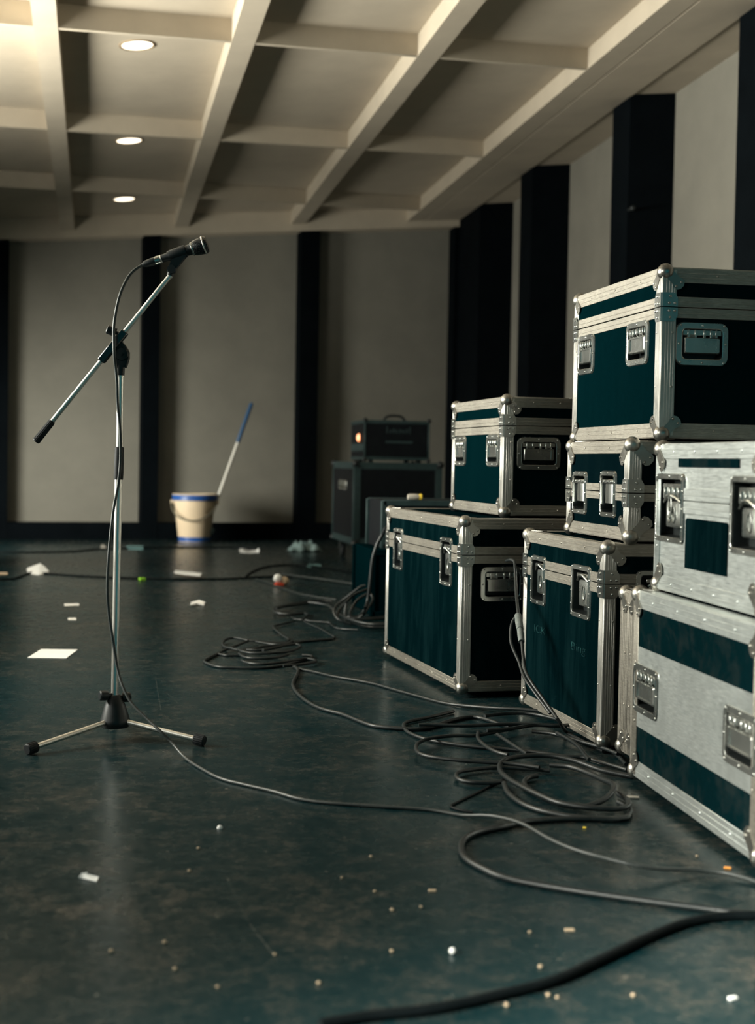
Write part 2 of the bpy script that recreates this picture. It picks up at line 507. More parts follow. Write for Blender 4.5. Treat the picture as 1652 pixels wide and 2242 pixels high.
# left wall, out of the frame; some windows only frame added lamps
wl = MB()
ys = [-2.6]
for wy, ww, WZ0, WZ1 in WIN: ys += [wy - ww / 2, wy + ww / 2]
ys.append(12.2)
for k in range(0, len(ys), 2): wl.box((LWX - 0.15, ys[k], 0), (LWX, ys[k + 1], 2.9))
for wy, ww, WZ0, WZ1 in WIN:
    wl.box((LWX - 0.15, wy - ww / 2, 0), (LWX, wy + ww / 2, WZ0))
    wl.box((LWX - 0.15, wy - ww / 2, WZ1), (LWX, wy + ww / 2, 2.9))
struct('wall_left', wl, 'panel')
for k, (wy, ww, WZ0, WZ1) in enumerate(WIN):
    w = MB()
    a, b = wy - ww / 2, wy + ww / 2
    x0, x1 = LWX - 0.13, LWX - 0.06
    w.box((x0, a, WZ0), (x1, a + 0.05, WZ1)).box((x0, b - 0.05, WZ0), (x1, b, WZ1))
    w.box((x0, a, WZ0), (x1, b, WZ0 + 0.05)).box((x0, a, WZ1 - 0.05), (x1, b, WZ1)).box((x0, wy - 0.02, WZ0 + 0.05), (x1, wy + 0.02, WZ1 - 0.05))
    wo = struct('window_%d' % (k + 1), w, 'dark')  # out of view; several exist only to go with the added lamps
    MB().box((LWX - 0.10, a + 0.04, WZ0 + 0.04), (LWX - 0.09, b - 0.04, WZ1 - 0.04)).build('window_pane', 'glass', wo, False)

# ---------------------------------------------------------------- ceiling downlights
def downlight(x, y, label):
    r = empty('downlight', (x, y, zc(x, y, SL)), 0, label, 'ceiling light', 'recessed ceiling downlights')
    t = MB()
    for (ra, za), (rb, zb) in zip(((0.094, 0.0), (0.094, -0.004), (0.086, -0.008), (0.080, -0.004)), ((0.094, -0.004), (0.086, -0.008), (0.080, -0.004), (0.080, 0.004))):
        n = 40
        t.add([(ra * cos(2 * pi * i / n), ra * sin(2 * pi * i / n), za) for i in range(n)] + [(rb * cos(2 * pi * i / n), rb * sin(2 * pi * i / n), zb) for i in range(n)],
              [(i, (i + 1) % n, n + (i + 1) % n, n + i) for i in range(n)])
    t.build('trim_ring', 'lamp_trim', r)
    MB().rev([(0.0805, 0.0), (0.078, 0.6), (0.05, 1.0)], (0, 0, -0.001), (0, 0, -0.005), 40).build('lens', 'lamp', r)
    r.rotation_euler = (atan2(-0.0185, 1), -atan2(0.0975, 1), 0)
downlight(0.187, 7.558, 'nearest and largest of the three glowing round ceiling downlights')
downlight(0.193, 9.645, 'middle one of the three glowing round ceiling downlights')
downlight(0.201, 11.615, 'farthest glowing round ceiling downlight, close to the back wall')

hk = MB().cyl((3.242, 8.462, 2.300), (3.242, 8.40, 2.300), 0.010, 0.010, 12)
hk.ball((3.242, 8.395, 2.300), 0.017)
tag(hk.build('wall_hook', 'black'), 'small black peg sticking out from the dark column above the tall case', 'hook')

# ================================================================ FLIGHT CASES
def rrect(w, h, r, n=5):
    p = []
    for cx, cy, a0 in ((w / 2 - r, h / 2 - r, 0), (-w / 2 + r, h / 2 - r, pi / 2), (-w / 2 + r, -h / 2 + r, pi), (w / 2 - r, -h / 2 + r, 1.5 * pi)):
        for k in range(n + 1):
            a = a0 + (pi / 2) * k / n
            p.append((cx + r * cos(a), cy + r * sin(a)))
    return p

class Face:
    """frame on one side of a case: o at its lower left corner seen from outside, s to the right, t up, n out"""
    def __init__(f, o, es, et, en): f.o, f.s, f.t, f.n = Vector(o), Vector(es), Vector(et), Vector(en)
    def p(f, s, t, n=0.0): return f.o + f.s * s + f.t * t + f.n * n
    def ring(f, cs, ct, poly, n): return [f.p(cs + a, ct + b, n) for a, b in poly]
    def box(f, mb, s0, s1, t0, t1, n0, n1, c=0.0012):
        b = MB()
        b.cbox((s0, t0, n0), (s1, t1, n1), c)
        mb.add([f.p(*v) for v in b.v], b.f)
        return mb
    def flat(f, mb, poly, n0, n1): return mb.prism(poly, f.o, f.s, f.t, f.n, n0, n1)

def grid(mb, f, s0, s1, t0, t1, holes, n=0.0):
    """flat panel with rectangular openings"""
    S = sorted({s0, s1} | {min(max(x, s0), s1) for h in holes for x in h[:2]})
    T = sorted({t0, t1} | {min(max(x, t0), t1) for h in holes for x in h[2:]})
    for a, b in zip(S[:-1], S[1:]):
        for c, d in zip(T[:-1], T[1:]):
            m, k = (a + b) / 2, (c + d) / 2
            if any(h[0] < m < h[1] and h[2] < k < h[3] for h in holes): continue
            mb.add([f.p(a, c, n), f.p(b, c, n), f.p(b, d, n), f.p(a, d, n)], [(0, 1, 2, 3)])

def dish(f, cs, ct, w, h, parent, name, flange=0.014, depth=0.012, r=0.014, matn='steel', rv=(3, 2), chamfer_top=False):
    """pressed metal dish with a riveted flange; returns the part"""
    mb = MB()
    o = rrect(w, h, r)
    o1 = rrect(w - 0.004, h - 0.004, r - 0.001)
    iw, ih = w - 2 * flange, h - 2 * flange
    i0 = rrect(iw + 0.003, ih + 0.003, max(0.004, r - flange * 0.6))
    i1 = rrect(iw, ih, max(0.004, r - flange * 0.6))
    i2 = rrect(iw - 0.006, ih - 0.006, max(0.003, r - flange * 0.6))
    mb.loft([f.ring(cs, ct, o, 0.0005), f.ring(cs, ct, o1, 0.0045), f.ring(cs, ct, i0, 0.0045), f.ring(cs, ct, i0, 0.0060), f.ring(cs, ct, i1, 0.0052), f.ring(cs, ct, i1, 0.0005)], False, False)
    fl = flange * 0.5
    for k in range(rv[0]):
        s = -w / 2 + fl * 1.5 + (w - 3 * fl) * k / (rv[0] - 1)
        for t in (-h / 2 + fl, h / 2 - fl): mb.dome(f.p(cs + s, ct + t, 0.0045), f.n, 0.0030)
    for k in range(rv[1]):
        t = (-0.5 + (k + 1) / (rv[1] + 1)) * h
        for s in (-w / 2 + fl, w / 2 - fl): mb.dome(f.p(cs + s, ct + t, 0.0045), f.n, 0.0030)
    o = mb.build(name, matn, parent)
    MB().loft([f.ring(cs, ct, i1, 0.0008), f.ring(cs, ct, i2, -depth)], False, True).build('recess', 'recess_shade', o)  # shade of the pan is put into its dark colour
    return o

def recessed_handle(f, cs, ct, w, h, parent):
    d = dish(f, cs, ct, w, h, parent, 'handle', 0.016, 0.026, 0.020, rv=(3, 1))
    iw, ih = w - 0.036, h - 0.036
    g = MB()
    # hinge strip with lugs and two springs
    f.box(g, cs - iw / 2, cs + iw / 2, ct + ih * 0.30, ct + ih / 2, -0.006, 0.003)
    for q in (-0.36, -0.18, 0.05, 0.22, 0.36):
        f.box(g, cs + q * iw - 0.003, cs + q * iw + 0.003, ct + ih * 0.22, ct + ih * 0.50, 0.0, 0.0065)
    for q in (-0.27, 0.29):
        for k in range(5):
            g.cyl(f.p(cs + (q - 0.06 + 0.03 * k) * iw, ct + ih * 0.27, 0.002), f.p(cs + (q - 0.043 + 0.03 * k) * iw, ct + ih * 0.27, 0.002), 0.0045, None, 10)
    g.build('hinge', 'steel', d)
    b = MB()
    poly = rrect(iw * 0.94, ih * 0.58, 0.005)
    poly2 = rrect(iw * 0.88, ih * 0.50, 0.004)
    poly3 = rrect(iw * 0.74, ih * 0.42, 0.003)
    c2 = ct - ih * 0.05
    b.loft([f.ring(cs, c2, poly, -0.005), f.ring(cs, c2, poly, 0.002), f.ring(cs, c2, poly2, 0.006), f.ring(cs, c2, poly3, 0.006), f.ring(cs, c2, poly3, 0.0035)])
    b.build('grip', 'steel', d)
    return d

def latch(f, cs, ct, w, h, parent, split=None, strap=False, key=False, open_top=False):
    """recessed butterfly latch straddling the lid joint (split = height of the joint within the dish)"""
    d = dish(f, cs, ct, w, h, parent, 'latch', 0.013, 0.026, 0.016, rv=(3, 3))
    iw, ih = w - 0.030, h - 0.030
    sp = (split if split is not None else ct + h * 0.18)
    if not strap:
        k = MB()
        f.box(k, cs - iw * 0.34, cs + iw * 0.46, sp + 0.002, ct + ih * 0.44, -0.012, 0.000)
        for q in (-0.22, -0.02, 0.18, 0.36):
            f.box(k, cs + q * iw - 0.003, cs + q * iw + 0.003, sp + 0.004, ct + ih * 0.38, -0.002, 0.004)
        k.tube([f.p(cs - iw * 0.30, sp - 0.006, -0.001), f.p(cs - iw * 0.05, sp + 0.008, 0.006), f.p(cs + iw * 0.2, sp + 0.010, 0.007), f.p(cs + iw * 0.44, sp - 0.004, 0.001)], 0.003, 8)
        k.build('keeper', 'steel', d)
        b = MB()
        t0, t1 = ct - ih * 0.34, sp - 0.004
        cc, hh = (t0 + t1) / 2, t1 - t0
        cw = cs + iw * 0.10
        p0, p1 = rrect(iw * 0.70, hh, 0.005), rrect(iw * 0.62, hh - 0.006, 0.004)
        b.loft([f.ring(cw, cc, p0, -0.013), f.ring(cw, cc, p0, -0.004), f.ring(cw, cc, p1, -0.002)])
        ov = [(0.011 * cos(a), 0.018 * sin(a)) for a in [2 * pi * i / 20 for i in range(21)]]
        b.tube([f.p(cw + x, cc + y, -0.001) for x, y in ov], 0.0016, 6)
        b.build('butterfly_plate', 'steel', d)
    else:
        k = MB()
        f.box(k, cs - iw * 0.46, cs + iw * 0.46, ct + ih * 0.30, ct + ih * 0.42, -0.012, 0.004)
        for q in (-0.3, 0.0, 0.3): k.dome(f.p(cs + q * iw, ct + ih * 0.36, 0.004), f.n, 0.004)
        k.build('keeper', 'steel', d)
        b = MB()
        pr = []
        for a in range(9):
            an = pi * a / 8
            pr.append((-cos(an) * iw * 0.34, sin(an) * 0.010))
        t0, t1 = ct - ih * 0.26, ct + ih * 0.29
        b.loft([[f.p(cs + x, t, -0.006 + y) for x, y in pr] for t in (t0, t1)])
        f.box(b, cs - iw * 0.44, cs + iw * 0.44, t0, t1, -0.012, -0.004)
        b.build('strap_lever', 'steel', d)
    if key:
        q = MB()
        cw = cs + iw * 0.12
        loop = [f.p(cw + 0.012 * sin(a) * (1 if a < pi else 0.7), sp - 0.014 + 0.026 * cos(a), 0.009) for a in [2 * pi * i / 18 for i in range(19)]]
        q.tube(loop, 0.0013, 6)
        q.build('wire_hasp', 'steel', d)
        q = MB()
        loop = [f.p(cw - 0.012 + 0.0065 * sin(a), sp - 0.036 + 0.011 * cos(a), 0.004) for a in [2 * pi * i / 14 for i in range(15)]]
        q.tube(loop, 0.0022, 8)
        q.ball(tuple(f.p(cw - 0.012, sp - 0.020, 0.004)), 0.0055)
        q.build('key_tag', 'steel', d)
    return d

LOBE = [(0.004, 0.016), (0.010, 0.026), (0.020, 0.036), (0.027, 0.047), (0.033, 0.052), (0.042, 0.050), (0.050, 0.042), (0.052, 0.033), (0.047, 0.027), (0.036, 0.020), (0.026, 0.010), (0.016, 0.004)]

def flight_case(label, near, z0, yaw, L, W, H, gap=None, rail=0.030, band=0.025, skin='laminate', metal='alu', angle='alu_bright',
                left=(), front=(), feet=0.0, ballr=0.0205, group=None, cat='flight case', casters=False, name='flight_case', extra=None, rv=0.16, brace=True, lobe=1.0, dull=None):
    """aluminium-edged road case; near = its corner nearest the camera, L away from it along the left side, W along the front"""
    d, e = Vector((sin(yaw), cos(yaw), 0)), Vector((cos(yaw), -sin(yaw), 0))
    c = Vector((near[0], near[1], 0)) + d * (L / 2) + e * (W / 2)
    root = empty(name, (c.x, c.y, z0), -yaw, label, cat, group)
    x, y = W / 2, L / 2
    FL = Face((-x, y, 0), (0, -1, 0), (0, 0, 1), (-1, 0, 0))      # left side: s runs from the far end towards the camera
    FF = Face((-x, -y, 0), (1, 0, 0), (0, 0, 1), (0, -1, 0))      # front
    FR = Face((x, -y, 0), (0, 1, 0), (0, 0, 1), (1, 0, 0))
    FB = Face((x, y, 0), (-1, 0, 0), (0, 0, 1), (0, 1, 0))
    fac = [(FL, L), (FF, W), (FR, L), (FB, W)]
    fits = {0: [], 1: [], 2: [], 3: []}
    for k, lst in ((0, left), (1, front)):
        for q in lst:
            kind, u0, u1, t0, t1 = q[:5]
            s0, s1 = (L - u1, L - u0) if k == 0 else (u0, u1)
            fits[k].append((kind, (s0 + s1) / 2, (t0 + t1) / 2, s1 - s0, t1 - t0, q[5] if len(q) > 5 else {}))
    holes = {k: [(cs - w / 2 + 0.013, cs + w / 2 - 0.013, ct - h / 2 + 0.013, ct + h / 2 - 0.013) for _, cs, ct, w, h, _o in fits[k]] for k in fits}
    clear = {k: [(cs - w / 2 + 0.004, cs + w / 2 - 0.004, ct - h / 2 + 0.010, ct + h / 2 - 0.010) for _, cs, ct, w, h, _o in fits[k]] for k in fits}
    st = dull or 'steel'; bl = dull or 'ball'
    # shells
    def shell(t0, t1, nm, lid):
        mb = MB()
        for k, (f, ln) in enumerate(fac):
            grid(mb, f, 0, ln, t0, t1, [h for h in holes[k] if h[3] > t0 and h[2] < t1])
        tz = t1 - 0.001 if lid else t0 + 0.001
        mb.add([(-x, -y, tz), (x, -y, tz), (x, y, tz), (-x, y, tz)], [(0, 1, 2, 3)])
        if lid and gap is None: mb.add([(-x, -y, t0 + .001), (x, -y, t0 + .001), (x, y, t0 + .001), (-x, y, t0 + .001)], [(0, 1, 2, 3)])
        return mb.build(nm, skin, root, False)
    if gap is None: shell(0, H, 'body', True)
    else:
        shell(0, gap - 0.0006, 'body', False)
        shell(gap + 0.0006, H, 'lid', True)
    # horizontal edge rails
    th = 0.0022
    for k, (f, ln) in enumerate(fac):
        for top in (0, 1):
            mb = MB()
            t0, t1 = (H - rail, H) if top else (0.0, rail)
            f.box(mb, 0.002, ln - 0.002, t0, t1, -0.001, th, 0.0007)
            for g in (0.30, 0.62):
                f.box(mb, 0.02, ln - 0.02, t0 + rail * g, t0 + rail * (g + 0.06), th - 0.0005, th + 0.0006, 0.0004)
            tt = H if top else 0.0
            sg = 1 if top else -1
            b = MB()
            b.cbox((0.002, -rail, -0.001 * sg), (ln - 0.002, 0.0, th * sg), 0.0007)
            mb.add([f.p(v[0], tt + v[2], v[1]) for v in b.v], b.f)
            n = max(2, int(round((ln - 0.10) / rv)))
            for q in range(n):
                s = 0.05 + (ln - 0.10) * (q + 0.5) / n
                if rv < 5: mb.dome(f.p(s, (t0 + t1) / 2, th), f.n, 0.0032, 0.0022)
            mb.build('edge_rail', metal, root)
    # vertical corner angles with ribs
    for k in range(4):
        f, ln = fac[k]
        g, gl = fac[(k - 1) % 4]
        mb = MB()
        for t0, t1 in ([(0.004, H - 0.004)] if gap is None or not brace else [(0.004, gap - 0.004), (gap + 0.004, H - 0.004)]):
            f.box(mb, -0.002, rail, t0, t1, -0.001, th + 0.0008, 0.0008)
            g.box(mb, gl - rail, gl + 0.002, t0, t1, -0.001, th + 0.0008, 0.0008)
            for q in (0.22, 0.42, 0.62, 0.82):
                f.box(mb, rail * q, rail * (q + 0.09), t0, t1, th, th + 0.0018, 0.0005)
                g.box(mb, gl - rail * (q + 0.09), gl - rail * q, t0, t1, th, th + 0.0018, 0.0005)
        for tq in (0.30, 0.62):
            mb.dome(f.p(rail * 0.72, H * tq, th + 0.001), f.n, 0.0032, 0.0026)
            mb.dome(g.p(gl - rail * 0.72, H * tq, th + 0.001), g.n, 0.0032, 0.0026)
        mb.build('corner_angle', angle, root)
    # tongue and groove band at the lid joint
    if gap is not None and band:
        for nm, t0, t1 in (('body_band', gap - band, gap - 0.0012), ('lid_band', gap + 0.0012, gap + band)):
            mb = MB()
            for k, (f, ln) in enumerate(fac):
                cuts = sorted([c for c in clear[k] if c[3] > t0 and c[2] < t1])
                a = 0.0
                segs = []
                for cc in cuts:
                    segs.append((a, cc[0])); a = cc[1]
                segs.append((a, ln))
                for s0, s1 in segs:
                    if s1 - s0 < 0.004: continue
                    f.box(mb, s0, s1, t0, t1, -0.001, 0.0034, 0.0007)
                    f.box(mb, s0, s1, t0 + (t1 - t0) * 0.42, t0 + (t1 - t0) * 0.50, 0.003, 0.0042, 0.0004)
            mb.build(nm, metal, root)
    # corner braces over the joint
    if gap is not None and brace:
        for k in range(4):
            f, ln = fac[k]
            g, gl = fac[(k - 1) % 4]
            mb = MB()
            bw, bh = 0.036, 0.034
            for sg in (-1, 1):
                poly = [(-0.003, 0.0012 * sg), (bw, 0.0012 * sg), (bw, bh * 0.62 * sg), (bw * 0.78, bh * sg), (-0.003, bh * sg)]
                f.flat(mb, [(a, gap + b) for a, b in poly], 0.003, 0.0062)
                g.flat(mb, [(gl - a, gap + b) for a, b in poly], 0.003, 0.0062)
                for a, b in ((0.014, 0.009), (0.028, 0.009), (0.017, 0.025)):
                    mb.dome(f.p(a, gap + sg * b, 0.0062), f.n, 0.0036, 0.0026)
                    mb.dome(g.p(gl - a, gap + sg * b, 0.0062), g.n, 0.0036, 0.0026)
            mb.build('corner_brace', st, root)
    # ball corners
    for k in range(4):
        f, ln = fac[k]
        g, gl = fac[(k - 1) % 4]
        for top in (0, 1):
            mb = MB()
            tz = H if top else 0.0
            sg = -1 if top else 1
            cpt = f.p(0.0, tz, 0.0) + f.s * 0.009 - f.n * 0.009 + Vector((0, 0, 0.009 * sg))
            mb.ball(tuple(cpt), ballr, 20, 12)
            lb = [(a * lobe, b * lobe) for a, b in LOBE]
            f.flat(mb, [(a, tz + sg * b) for a, b in lb], 0.003, 0.0055)
            g.flat(mb, [(gl - a, tz + sg * b) for a, b in lb], 0.003, 0.0055)
            mb.prism(lb, f.p(0, tz), f.s, -f.n, Vector((0, 0, -sg)), 0.001, 0.0040)
            for a, b in ((0.031, 0.044), (0.044, 0.034)):
                a *= lobe; b *= lobe
                mb.dome(f.p(a, tz + sg * b, 0.0055), f.n, 0.0034, 0.0026)
                mb.dome(g.p(gl - a, tz + sg * b, 0.0055), g.n, 0.0034, 0.0026)
            mb.build('ball_corner', bl, root)
    # fittings
    for k in (0, 1):
        f = fac[k][0]
        for kind, cs, ct, w, h, op in fits[k]:
            if kind == 'handle': recessed_handle(f, cs, ct, w, h, root)
            elif kind == 'latch': latch(f, cs, ct, w, h, root, gap, **op)
            elif kind == 'strap': latch(f, cs, ct, w, h, root, gap, strap=True)
    if feet:
        for sx in (-1, 1):
            for sy in (-1, 1):
                fx, fy = sx * (x - 0.055), sy * (y - 0.075)
                MB().rev([(0.022, 0.0), (0.020, 0.75), (0.016, 1.0)], (fx, fy, 0.0), (fx, fy, -feet), 16).build('foot', 'rubber', root)
    if casters:
        for sx in (-1, 1):
            for sy in (-1, 1):
                fx, fy = sx * (x - 0.07), sy * (y - 0.07 - (0.16 if sy < 0 else 0))
                mb = MB().cbox((fx - 0.045, fy - 0.045, -0.006), (fx + 0.045, fy + 0.045, 0.0), 0.002)
                for q in (-1, 1):
                    mb.prism([(-0.03, 0.0), (0.03, 0.0), (0.014, -0.085), (-0.014, -0.085)], (fx + q * 0.022, fy, 0), (0, 1, 0), (0, 0, 1), (1, 0, 0), -0.0015, 0.0015)
                cs_ = mb.build('caster', 'steel', root)
                w = MB().rev([(0.012, 0.0), (0.040, 0.08), (0.045, 0.3), (0.045, 0.7), (0.040, 0.92), (0.012, 1.0)], (fx - 0.018, fy, -casters + 0.045), (fx + 0.018, fy, -casters + 0.045), 28)
                w.build('wheel', 'rubber', cs_)
    if extra: extra(root, FL, FF, L, W, H)
    return root

def add_stencil(text, f, s, t, size, parent, slant=0.0):
    """faded painted letters, converted to a mesh lying on the panel"""
    cu = bpy.data.curves.new('stencil_lettering', 'FONT')
    cu.body = text
    cu.size = size
    cu.extrude = 0.0004
    tmp = bpy.data.objects.new('stencil_lettering', cu)
    col.objects.link(tmp)
    dg = bpy.context.evaluated_depsgraph_get()
    me = bpy.data.meshes.new_from_object(tmp.evaluated_get(dg))
    bpy.data.objects.remove(tmp)
    for v in me.vertices:
        p = v.co
        v.co = f.p(s + p.x * 2.2, t + p.y + slant * p.x, 0.0006 + p.z)
    me.materials.clear()
    me.materials.append(M['stencil'])
    o = bpy.data.objects.new('stencil_lettering', me)
    col.objects.link(o)
    o.parent = parent
    return o

# A: large black case on the floor, mid left of the stack
flight_case('large black floor case with two long latches, standing left of the whole stack', (1.074, 4.097), 0.02, -0.054, 0.882, 0.72, 0.516, gap=0.408,
            left=[('latch', 0.668, 0.786, 0.308, 0.452), ('latch', 0.100, 0.222, 0.302, 0.452)], front=[('handle', 0.056, 0.196, 0.268, 0.374), ('handle', 0.524, 0.664, 0.268, 0.374)], feet=0.02, skin='laminate')
# B: upper case on A
flight_case('black case with clean lid and ball corners, stacked on the large case at left', (1.221, 4.187), 0.546, -0.019, 0.589, 0.27, 0.359, gap=0.273,
            left=[('handle', 0.419, 0.553, 0.146, 0.247), ('handle', 0.042, 0.178, 0.146, 0.248)], front=[('handle', 0.040, 0.182, 0.138, 0.240)], skin='laminate_clean')
# D: tall case right of A
def extraD(root, FL, FF, L, W, H):
    add_stencil('ICK', FL, L - 0.545, 0.214, 0.030, root)
    add_stencil('Bing', FL, L - 0.235, 0.205, 0.030, root)
flight_case('tall scuffed black case with faded stencil marks, standing behind the cable pile', (1.215, 3.271), 0.02, -0.007, 0.641, 0.60, 0.490, gap=0.394, rail=0.029,
            left=[('latch', 0.445, 0.575, 0.292, 0.428), ('latch', 0.092, 0.236, 0.292, 0.428)], front=[('latch', 0.078, 0.200, 0.292, 0.428)], feet=0.02, skin='laminate', extra=extraD)
# H: narrow case glimpsed behind F
flight_case('narrow case end glimpsed in the gap behind the silver-banded case', (1.204, 3.02), 0.04, 0.03, 0.114, 0.45, 0.374, rail=0.055, feet=0.04, skin='laminate_black', metal='alu', angle='alu')
# E: small case with strap latches on D
flight_case('small black case with two tall strap latches, wedged under the topmost case', (1.268, 3.262), 0.521, 0.017, 0.478, 0.42, 0.241, gap=0.115, rail=0.030, band=0.020,
            left=[('strap', 0.312, 0.432, 0.050, 0.165), ('strap', 0.086, 0.206, 0.050, 0.168)], skin='laminate_black', lobe=1.15, ballr=0.021)
# C: top case
flight_case('biggest top case with recessed handles, highest of the right stack', (1.319, 3.206), 0.772, 0.011, 0.649, 0.62, 0.403, gap=0.310, rail=0.034,
            left=[('handle', 0.478, 0.614, 0.180, 0.290), ('handle', 0.080, 0.232, 0.180, 0.290)], front=[('handle', 0.034, 0.168, 0.172, 0.276), ('handle', 0.452, 0.586, 0.172, 0.276)], skin='laminate_clean')
# F: silver-banded floor case at the right edge
def extraF(root, FL, FF, L, W, H):
    mb = MB()
    holes = [(0.010 + 0.005, 0.178 - 0.005, 0.143 + 0.004, 0.252 - 0.004), (0.548 + 0.005, 0.712 - 0.005, 0.143 + 0.004, 0.252 - 0.004)]
    grid(mb, FL, 0.002, L - 0.002, 0.112, 0.288, holes, 0.0020)
    for f, ln in ((FF, W),):
        grid(mb, f, 0.002, ln - 0.002, 0.112, 0.288, [], 0.0020)
    mb.build('silver_band', 'sheet', root, False)
flight_case('low silver-banded black case on the floor at the right edge', (1.1264, 2.2506), 0.02, 0.067, 0.72, 0.50, 0.408, rail=0.037,
            left=[('handle', 0.542, 0.710, 0.143, 0.252), ('handle', 0.008, 0.172, 0.143, 0.252)], feet=0.02, skin='stripe', metal='sheet', angle='alu', extra=extraF, lobe=1.1, rv=0.14)
# G: all-silver case on F
def extraG(root, FL, FF, L, W, H):
    b = MB()
    FL.box(b, 0.139, 0.467, 0.263, 0.281, 0.0, 0.0030, 0.0004)
    b.build('black_tape_strip', 'stripe', root)
    b = MB()
    FL.flat(b, [(0.19, 0.057), (0.418, 0.057), (0.418, 0.155), (0.412, 0.159), (0.196, 0.159), (0.19, 0.154)], 0.0, 0.0024)
    b.build('black_label_panel', 'laminate', root)
flight_case('all-silver case with padlock latch, resting on the banded case', (1.1645, 2.3362), 0.438, 0.062, 0.59, 0.46, 0.310, gap=0.194, rail=0.030, band=0.026,
            left=[('latch', 0.410, 0.588, 0.102, 0.250, dict(key=True)), ('latch', 0.012, 0.160, 0.102, 0.250)], skin='sheet', metal='sheet', angle='sheet', brace=False, lobe=1.1, rv=0.11, extra=extraG)

# I: dark rack case on casters by the back wall, J: amplifier head on it
flight_case('dark wheeled rack case near the back wall, carrying an amplifier', (1.739, 9.591), 0.13, 0.0, 0.90, 0.615, 0.567, rail=0.045,
            left=[('handle', 0.30, 0.62, 0.37, 0.44)], casters=0.13, skin='amp_face', metal='amp_rail', angle='amp_rail', dull='black', group=None, rv=9, lobe=0.8, ballr=0.026)

def amplifier():
    r = empty('amplifier_head', (2.04, 9.90, 0.715), 0, 'black amplifier head with orange pilot light on the wheeled rack case', 'amplifier')
    x, y, h = 0.225, 0.27, 0.275
    MB().cbox((-x, -y, 0), (x, y, h), 0.012).build('cabinet', 'amp_face', r)
    mb = MB()
    for z0, z1 in ((0.0, 0.022), (h - 0.024, h)):
        mb.cbox((-x - 0.004, -y - 0.004, z0), (x + 0.004, -y + 0.02, z1), 0.003)
        mb.cbox((-x - 0.004, -y, z0), (-x + 0.02, y, z1), 0.003)
    for sx in (-1, 1): mb.cbox((sx * x - 0.006, -y - 0.004, 0), (sx * x + 0.006, -y + 0.008, h), 0.003)
    mb.cbox((-x - 0.006, -y + 0.05, 0.06), (-x + 0.004, y - 0.03, 0.115), 0.003)
    mb.build('edge_trim', 'amp_rail', r)
    for sx in (-1, 1):
        for z in (0.0, h):
            MB().ball((sx * x, -y, z), 0.016).build('corner_protector', 'black', r)
    hd = MB().tube(smooth_path([(-0.075, -y + 0.10, h), (-0.06, -y + 0.10, h + 0.022), (-0.03, -y + 0.10, h + 0.034), (0.03, -y + 0.10, h + 0.034), (0.06, -y + 0.10, h + 0.022), (0.075, -y + 0.10, h)]), 0.009, 10)
    hd.build('carry_handle', 'black', r)
    pl = MB()
    for k, q in enumerate((0.05, 0.026, 0.034, 0.026, 0.03, 0.026, 0.034, 0.046)):
        pl.cbox((-0.075 + k * 0.023, -y - 0.003, 0.185), (-0.075 + k * 0.023 + 0.008, -y + 0.001, 0.185 + q), 0.0006)
        if k in (1, 2, 4, 5, 6): pl.cbox((-0.075 + k * 0.023 + 0.008, -y - 0.003, 0.185 + q * 0.5), (-0.075 + k * 0.023 + 0.017, -y + 0.001, 0.185 + q * 0.5 + 0.007), 0.0006)
    pl.cbox((-0.08, -y - 0.002, 0.118), (0.11, -y + 0.001, 0.134), 0.0006)
    pl.build('name_plate', 'amp_letters', r)
    p = MB().rev([(0.028, 0.0), (0.028, 0.4), (0.018, 1.0)], (-x + 0.002, -0.05, 0.155), (-x - 0.016, -0.05, 0.155), 16)
    p.build('pilot_light', 'pilot', r)
    for sx in (-1, 1):
        for sy in (-1, 1):
            MB().cyl((sx * 0.17, sy * 0.2, 0), (sx * 0.17, sy * 0.2, -0.018), 0.018).build('foot', 'rubber', r)
    return r
amplifier()

# dark boxes behind case A
def stage_box(name, label, cat, x0, y0, w, l, h, z0, skin, railm, light=None):
    r = empty(name, (x0 + w / 2, y0 + l / 2, z0), 0, label, cat)
    MB().cbox((-w / 2, -l / 2, 0), (w / 2, l / 2, h), 0.004).build('body', skin, r)
    for sx in (-1, 1):
        for sy in (-1, 1):
            MB().cbox((sx * w / 2 - 0.012, sy * l / 2 - 0.012, 0.002), (sx * w / 2 + 0.003, sy * l / 2 + 0.003, h - 0.002) if sx > 0 else (sx * w / 2 + 0.012, sy * l / 2 + 0.012, h - 0.002), 0.002).build('corner_angle', railm, r)
    for z in (0.0, h):
        for sy in (-1, 1):
            MB().cbox((-w / 2 - 0.002, sy * l / 2 - 0.012, z - 0.024 if z else 0.0), (w / 2 + 0.002, sy * l / 2 + 0.012, z + 0.002 if z else 0.024), 0.002).build('edge_rail', railm, r)
    return r
stage_box('equipment_box', 'low dark teal box on the floor, half hidden behind the large case', 'equipment box', 1.236, 6.31, 0.70, 0.45, 0.303, 0.0, 'laminate_clean', 'laminate_clean')
stage_box('rack_unit', 'dark rail-edged unit standing on the low teal box', 'rack unit', 1.291, 6.36, 0.62, 0.36, 0.222, 0.305, 'amp_face', 'amp_rail')
pg = empty('jack_plug', (1.431, 6.352, 0.4995), 0, 'pale cable plug with yellow ring on the dark rack unit', 'plug')
MB().rev([(0.012, 0.0), (0.014, 0.15), (0.014, 0.85), (0.011, 1.0)], (-0.03, 0, 0.0), (0.024, 0, 0.0), 16).build('plug_body', 'paper_dull', pg)
MB().cyl((0.024, 0, 0.0), (0.034, 0, 0.0), 0.0145).build('yellow_ring', 'yellow', pg)
pg.location.z = 0.5295 + 0.0145

